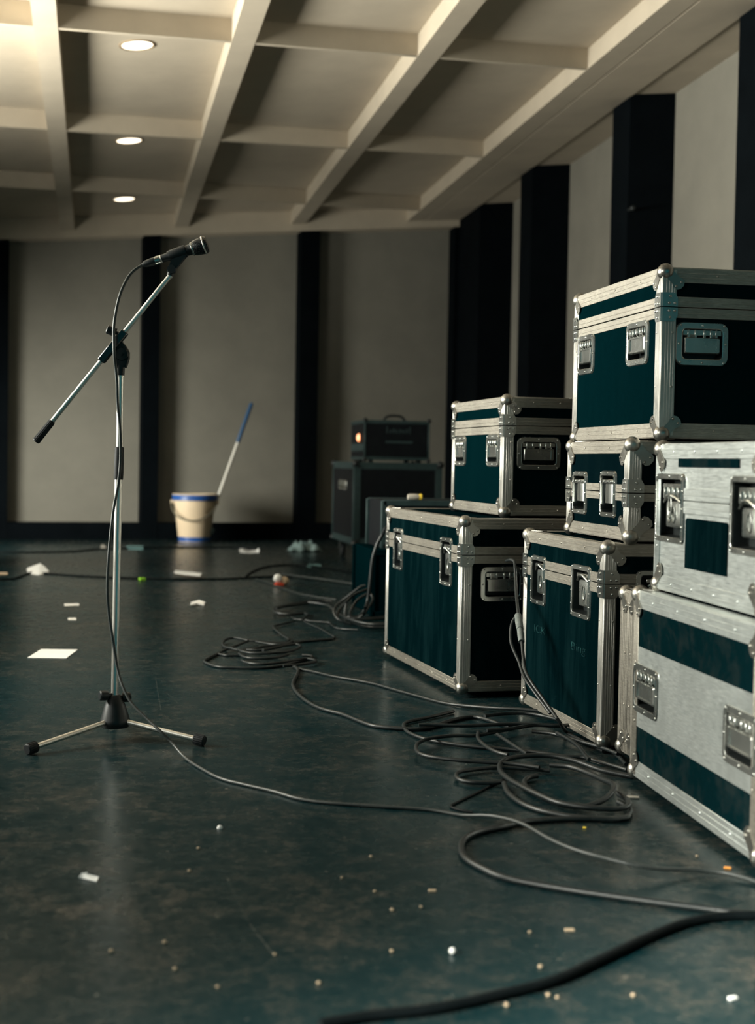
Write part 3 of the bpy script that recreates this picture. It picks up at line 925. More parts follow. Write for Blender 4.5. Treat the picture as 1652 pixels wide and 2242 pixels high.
# ================================================================ MICROPHONE STAND
def towards(a, b, t): return Vector(a) + (Vector(b) - Vector(a)) * t
S0 = Vector((0.0547, 3.5731, 0.0300))                       # underside of the cast base
S0.z = 0.030
ms = empty('microphone_stand', (S0.x, S0.y, 0.0), 0, 'chrome boom microphone stand with black cone base on dark floor', 'microphone stand')
def L3(p): return Vector(p) - Vector((S0.x, S0.y, 0.0))
ptop = L3((0.0575, 3.6021, 0.9040)); pbot = Vector((0, 0, 0.055)); ctop = L3((0.0527, 3.5757, 0.1107))
ax = (ptop - pbot).normalized()
MB().rev([(0.033, 0.0), (0.0375, 0.10), (0.0375, 0.20), (0.0360, 0.26), (0.0345, 0.32), (0.026, 0.68), (0.0150, 0.97), (0.0125, 1.0)], (0, 0, 0.030), tuple(ctop), 36).build('base', 'black', ms)
def leg(tip):
    t = L3(tip)
    dr = Vector((t.x, t.y, 0)).normalized()
    a = dr * 0.026 + Vector((0, 0, 0.046))
    l = MB().cyl(tuple(a), tuple(towards(a, t, 0.93)), 0.0068, None, 20).build('leg', 'chrome', ms)
    u = (t - a).normalized()
    f = MB().rev([(0.0085, 0.0), (0.0125, 0.08), (0.0135, 0.3), (0.0135, 0.9), (0.011, 1.0)], tuple(t - u * 0.020), tuple(t + u * 0.010), 20)
    for k in range(18):
        an = 2 * pi * k / 18
        x = u.orthogonal().normalized(); y = u.cross(x)
        o = (x * cos(an) + y * sin(an)) * 0.0133
        f.cyl(tuple(t - u * 0.016 + o), tuple(t + u * 0.007 + o), 0.0010, None, 6)
    f.build('leg_foot', 'rubber', l)
tl, tr = Vector((-0.1433, 3.4078, 0.0140)), Vector((0.2596, 3.4644, 0.0140))
leg(tl); leg(tr)
away = -((L3(tl) + L3(tr)) * Vector((1, 1, 0))).normalized() * 0.235
leg(Vector((S0.x, S0.y, 0.014)) + away)
for px, bright in (((0.0237, 3.5652, 0.1105), 0), ((0.0854, 3.5833, 0.1032), 1)):
    k = L3(px)
    q = Vector((0, 0, k.z)) + (ctop - Vector((0, 0, ctop.z))) * 0.9
    dr = (k - q).normalized()
    kn = MB().rev([(0.006, 0.0), (0.006, 0.25), (0.0115, 0.30), (0.0125, 0.5), (0.0125, 0.9), (0.010, 1.0)], tuple(q + dr * 0.010), tuple(q + dr * 0.040), 18)
    kn.build('wing_knob' if not bright else 'clamp_screw', 'black', ms)
mid0, mid1 = L3((0.0577, 3.5957, 0.7270)), L3((0.0558, 3.5932, 0.6453))
MB().cyl(tuple(towards(ctop, mid1, -0.02)), tuple(mid1), 0.0092, None, 24).build('lower_tube', 'chrome', ms)
MB().cyl(tuple(mid0), tuple(ptop), 0.0080, None, 24).build('upper_tube', 'chrome', ms)
MB().rev([(0.0112, 0.0), (0.0118, 0.04), (0.0122, 0.5), (0.0112, 0.97), (0.0085, 1.0)], tuple(mid1), tuple(mid0), 24).build('height_clutch', 'rubber', ms)
# swivel head
vx, vz = Vector((0.9808, -0.1947, 0)), Vector((0, 0, 1))        # picture plane of the stand
vy = Vector((0.1947, 0.9808, 0))
hd = MB()
hd.rev([(0.0095, 0.0), (0.0095, 0.10), (0.0105, 0.14), (0.0115, 0.9), (0.0115, 1.0)], tuple(ptop - ax * 0.003), tuple(ptop + ax * 0.024), 22)
cen = L3((0.0625, 3.6030, 0.9562))
sl = [(-0.014, -0.034), (0.010, -0.032), (0.0165, -0.010), (0.0165, 0.006), (0.009, 0.020), (0.000, 0.031), (-0.014, 0.040), (-0.024, 0.030), (-0.018, 0.0), (-0.016, -0.02)]
hd.prism(sl, cen, vx, vz, vy, -0.011, 0.011)
hd.rev([(0.0150, 0.0), (0.0165, 0.1), (0.0165, 0.9), (0.0150, 1.0)], tuple(cen - vy * 0.015), tuple(cen + vy * 0.015), 26)
hd.cyl(tuple(cen - vy * 0.020), tuple(cen + vy * 0.020), 0.0045, None, 12)
hd.build('swivel_head', 'black', ms)
MB().cyl(tuple(ptop - ax * 0.004), tuple(ptop - ax * 0.0005), 0.0105, None, 22).build('collar_ring', 'chrome', ms)
# boom
b0, b1 = L3((-0.1461, 3.6212, 0.7356)), L3((0.1754, 3.5722, 1.1515))
bu = (b1 - b0).normalized()
bn = vy.cross(bu).normalized()
if bn.z < 0: bn = -bn
MB().cyl(tuple(towards(b0, b1, 0.09)), tuple(b1), 0.0060, None, 20).build('boom_tube', 'chrome', ms)
s0, s1 = L3((0.0103, 3.5973, 0.9373)), L3((0.0683, 3.5885, 1.0118))
sv = MB()
bx = MB().cbox((0, -0.0105, -0.0095), ((s1 - s0).length, 0.0105, 0.0095), 0.0022)
sv.add([s0 + bu * v[0] + vy * v[1] + bn * v[2] for v in bx.v], bx.f)
sv.build('boom_sleeve', 'gloss_black', ms)
kc = towards(s0, s1, 0.86) + bn * 0.006
MB().rev([(0.0045, 0.0), (0.0045, 0.30), (0.0105, 0.32), (0.0112, 0.45), (0.0112, 0.95), (0.0095, 1.0)], tuple(kc), tuple(kc + (bn * 0.75 - vx * 0.66 - vy * 0.12).normalized() * 0.034), 22).build('boom_knob', 'black', ms)
g0, g1 = b0, towards(b0, b1, 0.125)
gr = MB().rev([(0.0080, 0.0), (0.0092, 0.03), (0.0086, 0.9), (0.0076, 1.0)], tuple(g0), tuple(g1), 24)
for k in range(16):
    an = 2 * pi * k / 16
    o = bn * cos(an) + vy * sin(an)
    gr.cyl(tuple(towards(g0, g1, 0.05) + o * 0.0090), tuple(towards(g0, g1, 0.95) + o * 0.0080), 0.0011, None, 6)
gr.build('end_grip', 'rubber', ms)
MB().cyl(tuple(b1 - bu * 0.003), tuple(b1 + bu * 0.002), 0.0078, None, 20).build('ferrule', 'chrome', ms)
# microphone clip
m0, m1 = L3((0.1517, 3.5784, 1.1923)), L3((0.2633, 3.5576, 1.2311))
mu = (m1 - m0).normalized()
mn = mu.cross(vy).normalized()
if mn.z < 0: mn = -mn
clip = MB()
ca = towards(m0, m1, 0.40)
cb = L3((0.1797, 3.5719, 1.1674))
clip.cyl(tuple(b1), tuple(towards(b1, cb, 0.7)), 0.0085, 0.0080, 18)
clip.rev([(0.0105, 0.0), (0.0115, 0.3), (0.0115, 0.7), (0.0105, 1.0)], tuple(cb - vy * 0.010), tuple(cb + vy * 0.010), 20)
pr = []
clip.loft([[cb + vx * x + vy * y for x, y in ((-0.010, -0.007), (0.010, -0.007), (0.010, 0.007), (-0.010, 0.007))],
           [ca - mn * 0.010 + mu * x + vy * y for x, y in ((-0.020, -0.012), (0.020, -0.012), (0.020, 0.012), (-0.020, 0.012))]])
clip.rev([(0.0125, 0.0), (0.0140, 0.12), (0.0160, 0.9), (0.0155, 1.0)], tuple(towards(m0, m1, 0.17)), tuple(towards(m0, m1, 0.55)), 24)
clip.build('microphone_clip', 'black', ms)

# the microphone lies in the clip: a thing of its own
mc = empty('microphone', tuple(Vector((S0.x, S0.y, 0)) + m0), 0, 'black handheld microphone held in the clip at the boom tip', 'microphone')
def MC(p): return tuple(Vector(p) - m0)
ml = (m1 - m0).length
MB().rev([(0.0085, 0.0), (0.0095, 0.02), (0.0105, 0.3), (0.0138, 0.66), (0.0162, 0.70)], MC(m0), MC(m1), 28).build('body', 'black', mc)
MB().rev([(0.0160, 0.0), (0.0185, 0.10), (0.0205, 0.40), (0.0222, 0.72), (0.0222, 0.80), (0.0185, 0.95), (0.010, 1.0)], MC(towards(m0, m1, 0.70)), MC(towards(m0, m1, 1.03)), 32).build('grille', 'mesh', mc)
MB().rev([(0.0222, 0.0), (0.0232, 0.2), (0.0232, 0.8), (0.0222, 1.0)], MC(towards(m0, m1, 0.925)), MC(towards(m0, m1, 0.955)), 32).build('grille_band', 'chrome', mc)
MB().rev([(0.0163, 0.0), (0.0172, 0.3), (0.0172, 0.7), (0.0163, 1.0)], MC(towards(m0, m1, 0.675)), MC(towards(m0, m1, 0.715)), 32).build('collar', 'steel', mc)
MB().rev([(0.0098, 0.0), (0.0104, 0.5), (0.0098, 1.0)], MC(m0), MC(towards(m0, m1, 0.025)), 28).build('tail_ring', 'chrome', mc)

# ================================================================ CABLES
def cable(name, label, strands, r, m, group=None, seg=10, step=0.02, wob=0.0):
    """one cable (several visible strands of it if it is coiled); origin at its first point"""
    o0 = Vector(strands[0][0])
    mb = MB()
    for k, st in enumerate(strands):
        pts = smooth_path(st, step)
        mb.tube([p - o0 for p in pts], r if not isinstance(r, (list, tuple)) else r[k], seg)
    o = mb.build(name, m)
    o.location = o0
    return tag(o, label, 'cable', group)

def onfloor(pts, r, h=0.0):
    """floor polyline -> 3-D path resting on the floor, with optional lift where strands cross"""
    n = len(pts)
    out = []
    for i, p in enumerate(pts):
        lift = h if not hasattr(h, '__len__') else h[min(i, len(h) - 1)]
        out.append((p[0], p[1], r + lift))
    return out

def O(p): return tuple(Vector((S0.x, S0.y, 0)) + Vector(p))
mic_r = 0.0037
plug0 = Vector(O(m0)); pu = -mu
mpath = [plug0 + pu * 0.047, (0.0908, 3.5844, 1.1652), (0.0743, 3.5819, 1.1462), (0.0569, 3.5738, 1.1086), (0.0462, 3.5693, 1.0664), (0.0401, 3.5638, 1.0209), (0.0404, 3.5605, 0.9872), (0.0419, 3.5631, 0.9539), (0.0457, 3.5744, 0.9212), (0.0495, 3.5753, 0.8820),
         (0.0511, 3.5754, 0.8371), (0.0573, 3.5722, 0.7809), (0.0601, 3.5676, 0.7246), (0.0594, 3.5641, 0.6795), (0.0544, 3.5633, 0.6288), (0.0450, 3.5572, 0.5782), (0.0389, 3.5463, 0.5224), (0.0339, 3.5349, 0.4614), (0.0313, 3.5281, 0.4004), (0.0330, 3.5258, 0.3447), (0.0401, 3.5224, 0.2890), (0.0494, 3.5135, 0.2341), (0.0575, 3.4999, 0.1856),
         (0.0695, 3.4758, 0.1480), (0.0911, 3.4497, 0.1099), (0.1304, 3.4152, 0.0746), (0.1585, 3.3853, 0.0523), (0.1840, 3.3734, 0.0280), (0.2089, 3.3194, 0.0060)]
mpath += onfloor([(0.2321, 3.2250), (0.2728, 3.0942), (0.3248, 3.0178), (0.3758, 2.9526), (0.4150, 2.8869), (0.4569, 2.8503), (0.5093, 2.8245), (0.5879, 2.7918), (0.6657, 2.7595), (0.7187, 2.7085)], mic_r)
mpath += onfloor([(0.7610, 2.6425), (0.7929, 2.5502), (0.8129, 2.4463), (0.8344, 2.3578), (0.8631, 2.2981), (0.9062, 2.2599), (0.9551, 2.2586), (1.0246, 2.2654), (1.0717, 2.2401), (1.0995, 2.1941), (1.1307, 2.1266)], mic_r, [0.014, 0.022, 0.020, 0.022, 0.024, 0.020, 0.012, 0.006, 0.004, 0.002, 0.0])
mcab = cable('microphone_cable', 'long cable running from the microphone down the stand and across the floor', [mpath], mic_r, 'cable_grey')
pb = Vector(mpath[0])
xl = MB().rev([(0.0050, 0.0), (0.0085, 0.25), (0.0098, 0.70), (0.0098, 1.0)], tuple(-pu * 0.0 - pu * 0.0), tuple(-pu * 0.035), 22)
xl.build('plug', 'black', mcab)
MB().cyl(tuple(-pu * 0.033), tuple(-pu * 0.046), 0.0104, None, 22).build('plug_shell', 'steel', mcab)

# thick foreground cable
R2 = 0.0072
cable('stage_cable', 'thick dark cable sweeping across the bottom right foreground', [onfloor([(0.2781, 1.7054), (0.3385, 1.7222), (0.4326, 1.7348), (0.5365, 1.7723), (0.6131, 1.8070), (0.7052, 1.8763), (0.8074, 1.9558), (0.8848, 2.0071), (0.9534, 2.0300), (1.0119, 2.0284), (1.0914, 2.0217)], R2)], R2, 'cable_black', seg=14)

# big looped cable in front of the cases (ends off the right edge)
R3 = 0.0058
lp = [(1.1877, 2.9927), (1.1349, 3.0456), (1.0962, 3.1128), (1.0481, 3.1580), (0.9873, 3.1698), (0.9451, 3.1545), (0.9119, 3.1045), (0.8943, 3.0359), (0.8893, 2.9513), (0.8953, 2.8697), (0.9086, 2.7913), (0.9258, 2.7274), (0.9600, 2.6895), (0.9972, 2.6702), (1.0329, 2.6657), (1.0614, 2.6918), (1.0759, 2.7396), (1.0766, 2.7908)]
lq = [(1.0766, 2.7908), (1.0857, 2.8721), (1.0821, 2.9507), (1.0555, 3.0265), (1.0188, 3.0684), (0.9680, 3.0647), (0.9178, 3.0332)]
lr = [(0.8749, 2.9443), (0.8623, 2.8737), (0.8637, 2.7889), (0.8808, 2.7254), (0.9103, 2.6810), (0.9525, 2.6467), (1.0004, 2.6300), (1.0337, 2.6401), (1.0623, 2.6842), (1.0726, 2.7284), (1.0688, 2.7678)]
li = [(0.9707, 3.0087), (0.9485, 3.0022), (0.9264, 2.9645), (0.9157, 2.8966), (0.9196, 2.8259), (0.9393, 2.7563), (0.9688, 2.7146), (1.0104, 2.7170), (1.0513, 2.7582), (1.0747, 2.8153), (1.0788, 2.8814), (1.0761, 2.9603), (1.0565, 3.0357), (1.0188, 3.0684)]
tail = [(1.0486, 2.6564), (1.0311, 2.6333), (0.9872, 2.6352), (0.9378, 2.6450), (0.8396, 2.6396), (0.7824, 2.6086), (0.7164, 2.5732), (0.6782, 2.5293), (0.6550, 2.4669), (0.6460, 2.4001), (0.6600, 2.3336), (0.6840, 2.2741), (0.7476, 2.2142), (0.8113, 2.1658), (0.8904, 2.1118), (0.9679, 2.0616), (1.0184, 2.0231), (1.0719, 1.9849)]
cable('looped_cable', 'black cable wound in wide oval loops, in front of the silver-banded case',
      [onfloor(lp, R3, [0, 0.004, 0.012, 0.016, 0.014, 0.012, 0.010, 0.008, 0.010, 0.012, 0.012, 0.012, 0.012, 0.012]), onfloor(lr, R3, [0.004, 0.001, 0.0]), onfloor(li, R3, [0.004, 0.002, 0.0, 0.001, 0.002, 0.003, 0.006, 0.014, 0.024, 0.026, 0.020, 0.016, 0.016, 0.014]), onfloor(tail, R3, [0.002, 0.001, 0.0])], R3, 'cable', seg=12)

# tangle of cables spread behind the loops
R4 = 0.0048
T = [
 (R4, [(0.9907, 3.8463), (0.8947, 3.7566), (0.8291, 3.7021), (0.8057, 3.6518), (0.7974, 3.5579), (0.8184, 3.4714), (0.8653, 3.4027), (0.9319, 3.3506), (1.0080, 3.3093), (1.0603, 3.2657), (1.1109, 3.2177), (1.1492, 3.2030), (1.1762, 3.1336), (1.2015, 3.0619)], 0.001),
 (R4, [(1.1043, 3.5514), (1.0151, 3.4866), (0.9469, 3.4403), (0.8892, 3.4463), (0.8236, 3.4186), (0.7815, 3.3667), (0.7593, 3.2986), (0.7551, 3.2364), (0.7820, 3.1878), (0.8351, 3.1521), (0.8911, 3.1262), (0.9455, 3.1007), (0.9904, 3.0574)], 0.012),
 (R4, [(0.9515, 3.4398), (0.9303, 3.3619), (0.9238, 3.2593), (0.9318, 3.1963), (0.9479, 3.1642)], 0.020),
 (R4, [(0.8758, 2.9616), (0.8396, 2.9571), (0.8041, 2.9701), (0.7879, 2.9985), (0.7920, 3.0386), (0.8104, 3.0734), (0.8431, 3.0885), (0.8845, 3.1028), (0.9441, 3.0960), (1.0158, 3.0592)], 0.004),
 (R4, [(1.2204, 3.5396), (1.1560, 3.5652), (1.0906, 3.5845), (1.0180, 3.5792), (0.9449, 3.5739), (0.8797, 3.5932), (0.8342, 3.5978)], 0.012),
 (R4, [(1.2097, 3.5789), (1.1822, 3.6471), (1.1450, 3.6843), (1.0787, 3.6774), (1.0263, 3.6494)], 0.022),
 (R4, [(1.1084, 3.4891), (1.1471, 3.4609), (1.1744, 3.4046), (1.1953, 3.3335), (1.2173, 3.2702), (1.2296, 3.1941)], 0.010),
 (R4, [(1.1533, 3.4245), (1.1564, 3.3377), (1.1505, 3.2558), (1.1335, 3.1585), (1.1238, 3.0998)], 0.018),
 (R4, [(0.9985, 3.4290), (0.9991, 3.3102), (1.0019, 3.1885)], 0.016),
 (R4, [(1.2395, 3.5188), (1.1789, 3.4940), (1.1230, 3.5121), (1.0493, 3.4710), (0.9783, 3.4546)], 0.022),
]
cable('tangled_cable', 'tangle of dark cable strands fanned out at the foot of the tall scuffed case', [onfloor(s, r, h) for r, s, h in T], [t[0] for t in T], 'cable', seg=10)
cable('flat_strap', 'thin black strap end lying left of the wide cable loops', [onfloor([(0.8962, 3.0174), (0.8110, 2.9091), (0.7533, 2.8380), (0.7162, 2.7876), (0.7299, 2.7516), (0.7481, 2.7344)], 0.0025, 0.0)], 0.0026, 'cable_black')

# middle coil and its two leads
R5 = 0.0050
t1 = [(0.9172, 5.4727), (0.7962, 5.4094), (0.6943, 5.3606), (0.6319, 5.3642), (0.5694, 5.3811), (0.5292, 5.4516), (0.4953, 5.4260), (0.4762, 5.3463), (0.4744, 5.2296), (0.4885, 5.1290), (0.5128, 5.0730), (0.5443, 5.0769), (0.6079, 5.1711), (0.6560, 5.1933), (0.7048, 5.2543)]
t2 = [(0.5707, 5.3276), (0.5242, 5.2393), (0.4710, 5.1547), (0.4327, 5.0721), (0.3955, 4.9693), (0.3738, 4.8920), (0.3805, 4.8367), (0.4067, 4.7600), (0.4610, 4.7351), (0.5145, 4.7207), (0.5704, 4.7271), (0.6338, 4.7755), (0.6876, 4.8591), (0.7338, 4.9237), (0.7566, 4.9567), (0.7619, 5.0032), (0.7343, 5.0288)]
t3 = [(0.4359, 5.0719), (0.4603, 5.0347), (0.4893, 5.0329), (0.5329, 5.0300)]
t4 = [(0.5038, 5.0319), (0.5145, 4.9614), (0.5506, 4.9247), (0.6078, 4.9208), (0.6727, 4.9623), (0.7147, 5.0300), (0.7346, 5.0891), (0.7333, 5.1508), (0.7057, 5.1463), (0.6408, 5.0708), (0.5884, 5.0029)]
t5 = [(0.5013, 4.9738), (0.5112, 4.8825), (0.5490, 4.8522), (0.5997, 4.8542), (0.6337, 4.8852), (0.6697, 4.9395)]
t6 = [(0.4996, 4.8611), (0.5096, 4.8059), (0.5477, 4.7710), (0.5905, 4.7786), (0.6549, 4.8283), (0.7209, 4.8905), (0.7462, 4.8662), (0.7473, 4.8108), (0.6911, 4.7500), (0.6254, 4.7231)]
t7 = [(0.5941, 5.2738), (0.6374, 5.2071), (0.6863, 5.1914), (0.7304, 5.2658), (0.6601, 5.1182), (0.5844, 5.0385), (0.5370, 5.0535)]
lead1 = [(0.6589, 4.7311), (0.6715, 4.6988), (0.7171, 4.6134), (0.7598, 4.5210), (0.8158, 4.4400), (0.8654, 4.3527), (0.9000, 4.2519), (0.9502, 4.1122), (1.0007, 3.9879), (1.0570, 3.9064), (1.1148, 3.8345), (1.1760, 3.7855), (1.2351, 3.7304), (1.2295, 3.5963), (1.2357, 3.4759), (1.2423, 3.3512), (1.2367, 3.2250), (1.2193, 3.1137)]
lead2 = [(0.6636, 4.7203), (0.6671, 4.6680), (0.6502, 4.5686), (0.6216, 4.4369), (0.6051, 4.3382), (0.5987, 4.2008), (0.6065, 4.0470), (0.6286, 3.9241), (0.6716, 3.8338), (0.7055, 3.7076), (0.7320, 3.6463), (0.7967, 3.6047), (0.8378, 3.5974), (0.8839, 3.6311), (0.9519, 3.7135), (1.0226, 3.7580), (1.0506, 3.7140), (1.0644, 3.6588), (1.0846, 3.6109)]
cable('coiled_cable', 'medium coil of dark cable on open floor, its two leads snaking to the cases',
      [onfloor(t1, R5, [0, 0, 0, 0.004, 0.010, 0.010, 0.006, 0.002, 0.004, 0.012]), onfloor(t2, R5, [0.014, 0.010, 0.004, 0.0]), onfloor(t3, R5, 0.0), onfloor(t4, R5, 0.022), onfloor(t5, R5, 0.014), onfloor(t6, R5, 0.006), onfloor(t7, R5, 0.017), onfloor(lead1, 0.0048, [0.002, 0, 0, 0, 0, 0, 0, 0, 0, 0.004, 0.010, 0.014, 0.012, 0.008, 0.006, 0.004, 0.002]), onfloor(lead2, 0.0055, [0.002, 0, 0])],
      [R5] * 7 + [0.0048, 0.0055], 'cable', seg=10)

# far coil beside the large case
R6 = 0.0064
U = [
 [(1.1374, 6.8178), (1.0780, 6.8407), (0.9924, 6.7773), (0.9003, 6.6530), (0.8289, 6.5332), (0.8039, 6.4167), (0.8004, 6.3223), (0.8200, 6.2662), (0.8562, 6.2467), (0.9206, 6.2813), (0.9330, 6.2259)],
 [(0.9825, 6.5896), (0.9203, 6.5308), (0.8573, 6.4733), (0.8074, 6.3785)],
 [(0.9868, 6.5895), (1.0293, 6.5279), (1.0562, 6.4287), (1.0523, 6.2770), (1.0467, 6.0970), (1.0512, 5.9262), (1.0706, 5.7954), (1.1083, 5.6996), (1.1828, 5.6807)],
 [(0.8562, 6.2467), (0.8601, 6.1567), (0.8892, 6.1203), (0.9049, 6.1729), (0.9322, 6.2625), (0.9616, 6.2800)],
 [(0.8998, 6.1375), (0.9260, 6.0840), (0.9704, 6.0477), (0.9946, 6.0126), (0.9903, 5.9621), (0.9888, 5.8471), (1.0114, 5.7980), (1.0706, 5.7637)],
 [(1.1500, 6.0265, 0.1661), (1.1269, 6.0309, 0.1598), (1.0846, 6.0380, 0.1255), (1.0366, 6.0462, 0.0871), (1.0126, 6.0195, 0.0622), (1.0133, 5.9982, 0.0409), (1.0294, 5.9739, 0.0220), (1.0736, 5.9646, 0.0072)],
 [(1.1791, 6.0508, 0.1521), (1.1521, 6.0457, 0.1446), (1.1056, 6.0542, 0.1239), (1.0712, 6.0497, 0.0926), (1.0408, 6.0444, 0.0595), (1.0264, 6.0158, 0.0350), (1.0348, 5.9930, 0.0158)],
 [(1.0644, 6.0101, 0.0868), (1.0555, 5.9901, 0.0495), (1.0545, 5.9684, 0.0068)],
 [(1.1675, 6.0929, 0.1222), (1.1269, 6.0797, 0.0995), (1.0983, 6.0638, 0.0653), (1.0838, 6.0249, 0.0377), (1.0942, 5.9816, 0.0267), (1.1231, 5.9560, 0.0412), (1.1513, 5.9720, 0.0748), (1.1799, 6.0282, 0.0946), (1.1892, 6.0679, 0.1146), (1.1792, 6.0907, 0.1264)],
 [(1.0808, 6.0608), (1.1154, 6.0078), (1.1672, 6.0058), (1.2668, 6.0888)],
 [(1.0757, 6.0094), (1.1086, 5.8744), (1.2183, 5.8533)],
 [(1.0844, 5.9248), (1.1511, 5.9221), (1.2421, 5.9687)],
 [(1.0836, 5.9751), (1.1120, 5.8095), (1.2019, 5.7736)],
 [(0.8947, 6.1026), (0.8995, 5.9994), (0.9211, 5.8340), (0.9305, 5.6322), (0.9350, 5.5580), (0.9297, 5.5148), (0.8957, 5.4738), (0.7944, 5.4095), (0.7273, 5.3588), (0.6326, 5.3109)],
 [(0.8481, 6.0696), (0.7739, 5.9543), (0.7369, 5.8903), (0.7288, 5.7793), (0.7336, 5.5975), (0.7421, 5.4961), (0.7381, 5.4264), (0.7204, 5.3727)],
]
HU = [0.012, 0.024, 0.030, 0.004, 0.002, 0.10, 0.08, 0.05, 0.05, 0.020, 0.014, 0.026, 0.008, 0.0, 0.003]
RU = [R6, R6, R6, 0.004, 0.004, R6, R6, R6, R6, R6, R6, R6, R6, 0.0042, 0.0042]
SU = []
for s, h, r in zip(U, HU, RU): SU.append([tuple(p) for p in s] if len(s[0]) == 3 else onfloor(s, r, h))
cable('bundled_cable', 'far bundle of dark cable loops heaped beside the large floor case', SU, RU, 'cable', seg=8)
cable('hanging_cable', 'cable dropping from behind the large case down to the far bundle',
      [[(1.50, 6.362, 0.42), (1.47, 6.30, 0.425), (1.36, 6.12, 0.45), (1.2138, 5.8703, 0.4312), (1.1877, 5.8741, 0.3922), (1.1692, 5.8765, 0.3572), (1.1601, 5.8773, 0.3301), (1.1492, 5.8781, 0.2894), (1.1423, 5.8770, 0.2219), (1.1373, 5.8759, 0.1640), (1.1303, 5.8754, 0.1100), (1.1082, 5.8276, 0.0784), (1.1639, 6.2387, 0.0100), (1.0977, 6.0774, 0.0120)]], 0.0078, 'cable', seg=12)

# cable with taped joint hung on the handle of the large case
r7 = 0.0045
hp = [(1.1807, 3.9993, 0.4184), (1.1839, 3.9683, 0.4233), (1.1885, 3.9468, 0.4208), (1.1855, 3.9266, 0.4078), (1.1813, 3.9060, 0.3805), (1.1684, 3.8564, 0.3484), (1.1538, 3.7972, 0.3219), (1.1404, 3.7376, 0.2939), (1.1293, 3.6774, 0.2596), (1.1216, 3.6370, 0.2277), (1.1138, 3.5964, 0.1905), (1.1082, 3.5556, 0.1602), (1.1116, 3.5134, 0.1379), (1.1252, 3.4688, 0.1083), (1.1381, 3.4244, 0.0794), (1.1476, 3.3860, 0.0561), (1.2038, 3.4952, 0.0100), (1.2136, 3.3995, 0.0060), (1.2199, 3.2679, 0.0060)]
h2 = [(1.1363, 3.7280, 0.2874), (1.1230, 3.7301, 0.2722), (1.1115, 3.7110, 0.2432), (1.1056, 3.6806, 0.2160), (1.1068, 3.6490, 0.1955), (1.1091, 3.6172, 0.1754), (1.1077, 3.5862, 0.1557), (1.1054, 3.5453, 0.1402), (1.1106, 3.5131, 0.1249), (1.1210, 3.4745, 0.1015), (1.1348, 3.4248, 0.0725)]
hc = cable('hung_cable', 'cable hung from the large case handle with a grey taped joint halfway', [hp, h2], r7, 'cable', seg=12)
o7 = Vector(hp[0])
j0, j1, j2 = Vector((1.1377, 3.7330, 0.2906)), Vector((1.1282, 3.6775, 0.2559)), Vector((1.1204, 3.6372, 0.2276))
MB().rev([(0.006, 0.0), (0.0095, 0.08), (0.0105, 0.5), (0.0100, 1.0)], tuple(j0 - o7), tuple(j1 - o7), 16).build('taped_joint', 'tape_grey', hc)
MB().rev([(0.0085, 0.0), (0.0090, 0.5), (0.0085, 1.0)], tuple(j1 - o7), tuple(j2 - o7), 16).build('joint_sleeve', 'tape_grey', hc)

# far floor cables
cable('floor_cable', 'dark cable running along the far floor under the white scraps', [onfloor([(-0.6632, 8.1698), (-0.5178, 8.2022), (-0.4467, 8.2641), (-0.4073, 8.4849), (-0.3604, 8.7185), (-0.2562, 8.6202), (-0.0169, 8.4298), (0.2421, 8.3083), (0.5005, 8.2507), (0.7672, 8.2870), (0.9968, 8.4202), (1.1663, 8.4570)], 0.0055)], 0.0055, 'cable_black')
cable('looped_floor_cable', 'dark cable curling in an arc on the far floor before the wheeled case', [onfloor([(0.8640, 8.3206), (0.9419, 8.7235), (1.0652, 9.1310), (1.2151, 9.3739), (1.4035, 9.3020), (1.5295, 8.9594), (1.6278, 8.5351)], 0.0055)], 0.0055, 'cable_black')
cable('greenish_cable', 'straight greenish cable reaching the far bundle of loops', [onfloor([(1.1112, 8.5223), (1.2284, 8.2957), (1.3485, 8.0642), (1.4263, 7.8723), (1.4706, 7.8150)], 0.007, 0.006)], 0.007, 'cable_grey')
cable('thin_cord', 'thin pale cord running from the crumpled wrapper towards the far bundle', [onfloor([(0.9243, 8.2584), (0.9658, 8.0443), (0.9791, 7.8975), (1.0105, 7.6458), (1.0462, 7.3834), (1.1141, 7.2092), (1.1954, 7.0420)], 0.004)], 0.004, 'cable_grey')
cable('wall_cable', 'black cable lying along the foot of the back wall', [onfloor([(-0.7947, 10.5495), (-0.4748, 10.5251), (-0.1548, 10.6517), (0.0265, 10.9297), (0.2503, 11.0591), (0.6768, 11.2111), (1.0375, 11.2450), (1.2442, 11.1498)], 0.006)], 0.006, 'cable_black')

# ================================================================ BUCKET AND MOP
bk = empty('bucket', (0.825, 12.088, 0.0), 0, 'cream plastic bucket with blue bands standing by the back wall', 'bucket')
BH = 0.405
prof = [(0.128, 0.0), (0.132, 0.012), (0.178, 0.93), (0.186, 0.94), (0.188, 1.0), (0.180, 1.0), (0.172, 0.92), (0.125, 0.05), (0.02, 0.045)]
MB().rev(prof, (0, 0, 0), (0, 0, BH), 48, True).build('body', 'cream_plastic', bk)
MB().rev([(0.1335, 0.0), (0.1375, 1.0)], (0, 0, 0.006), (0, 0, 0.052), 48, False).build('bottom_band', 'blue_plastic', bk)
MB().rev([(0.183, 0.0), (0.1905, 0.06), (0.1905, 0.80), (0.186, 0.92)], (0, 0, BH - 0.055), (0, 0, BH - 0.002), 48, False).build('rim_band', 'blue_plastic', bk)
dx = Vector((0.98, -0.19, 0)); dy = Vector((-0.19, -0.98, 0))
bail = [dx * (0.190 * cos(a)) + dy * (0.190 * abs(sin(a)) ** 0.8 + 0.012) + Vector((0, 0, BH - 0.07 - 0.15 * sin(a))) for a in [pi * i / 24 for i in range(25)]]
MB().tube(bail, 0.0065, 8).build('bail_handle', 'grey_wire', bk)
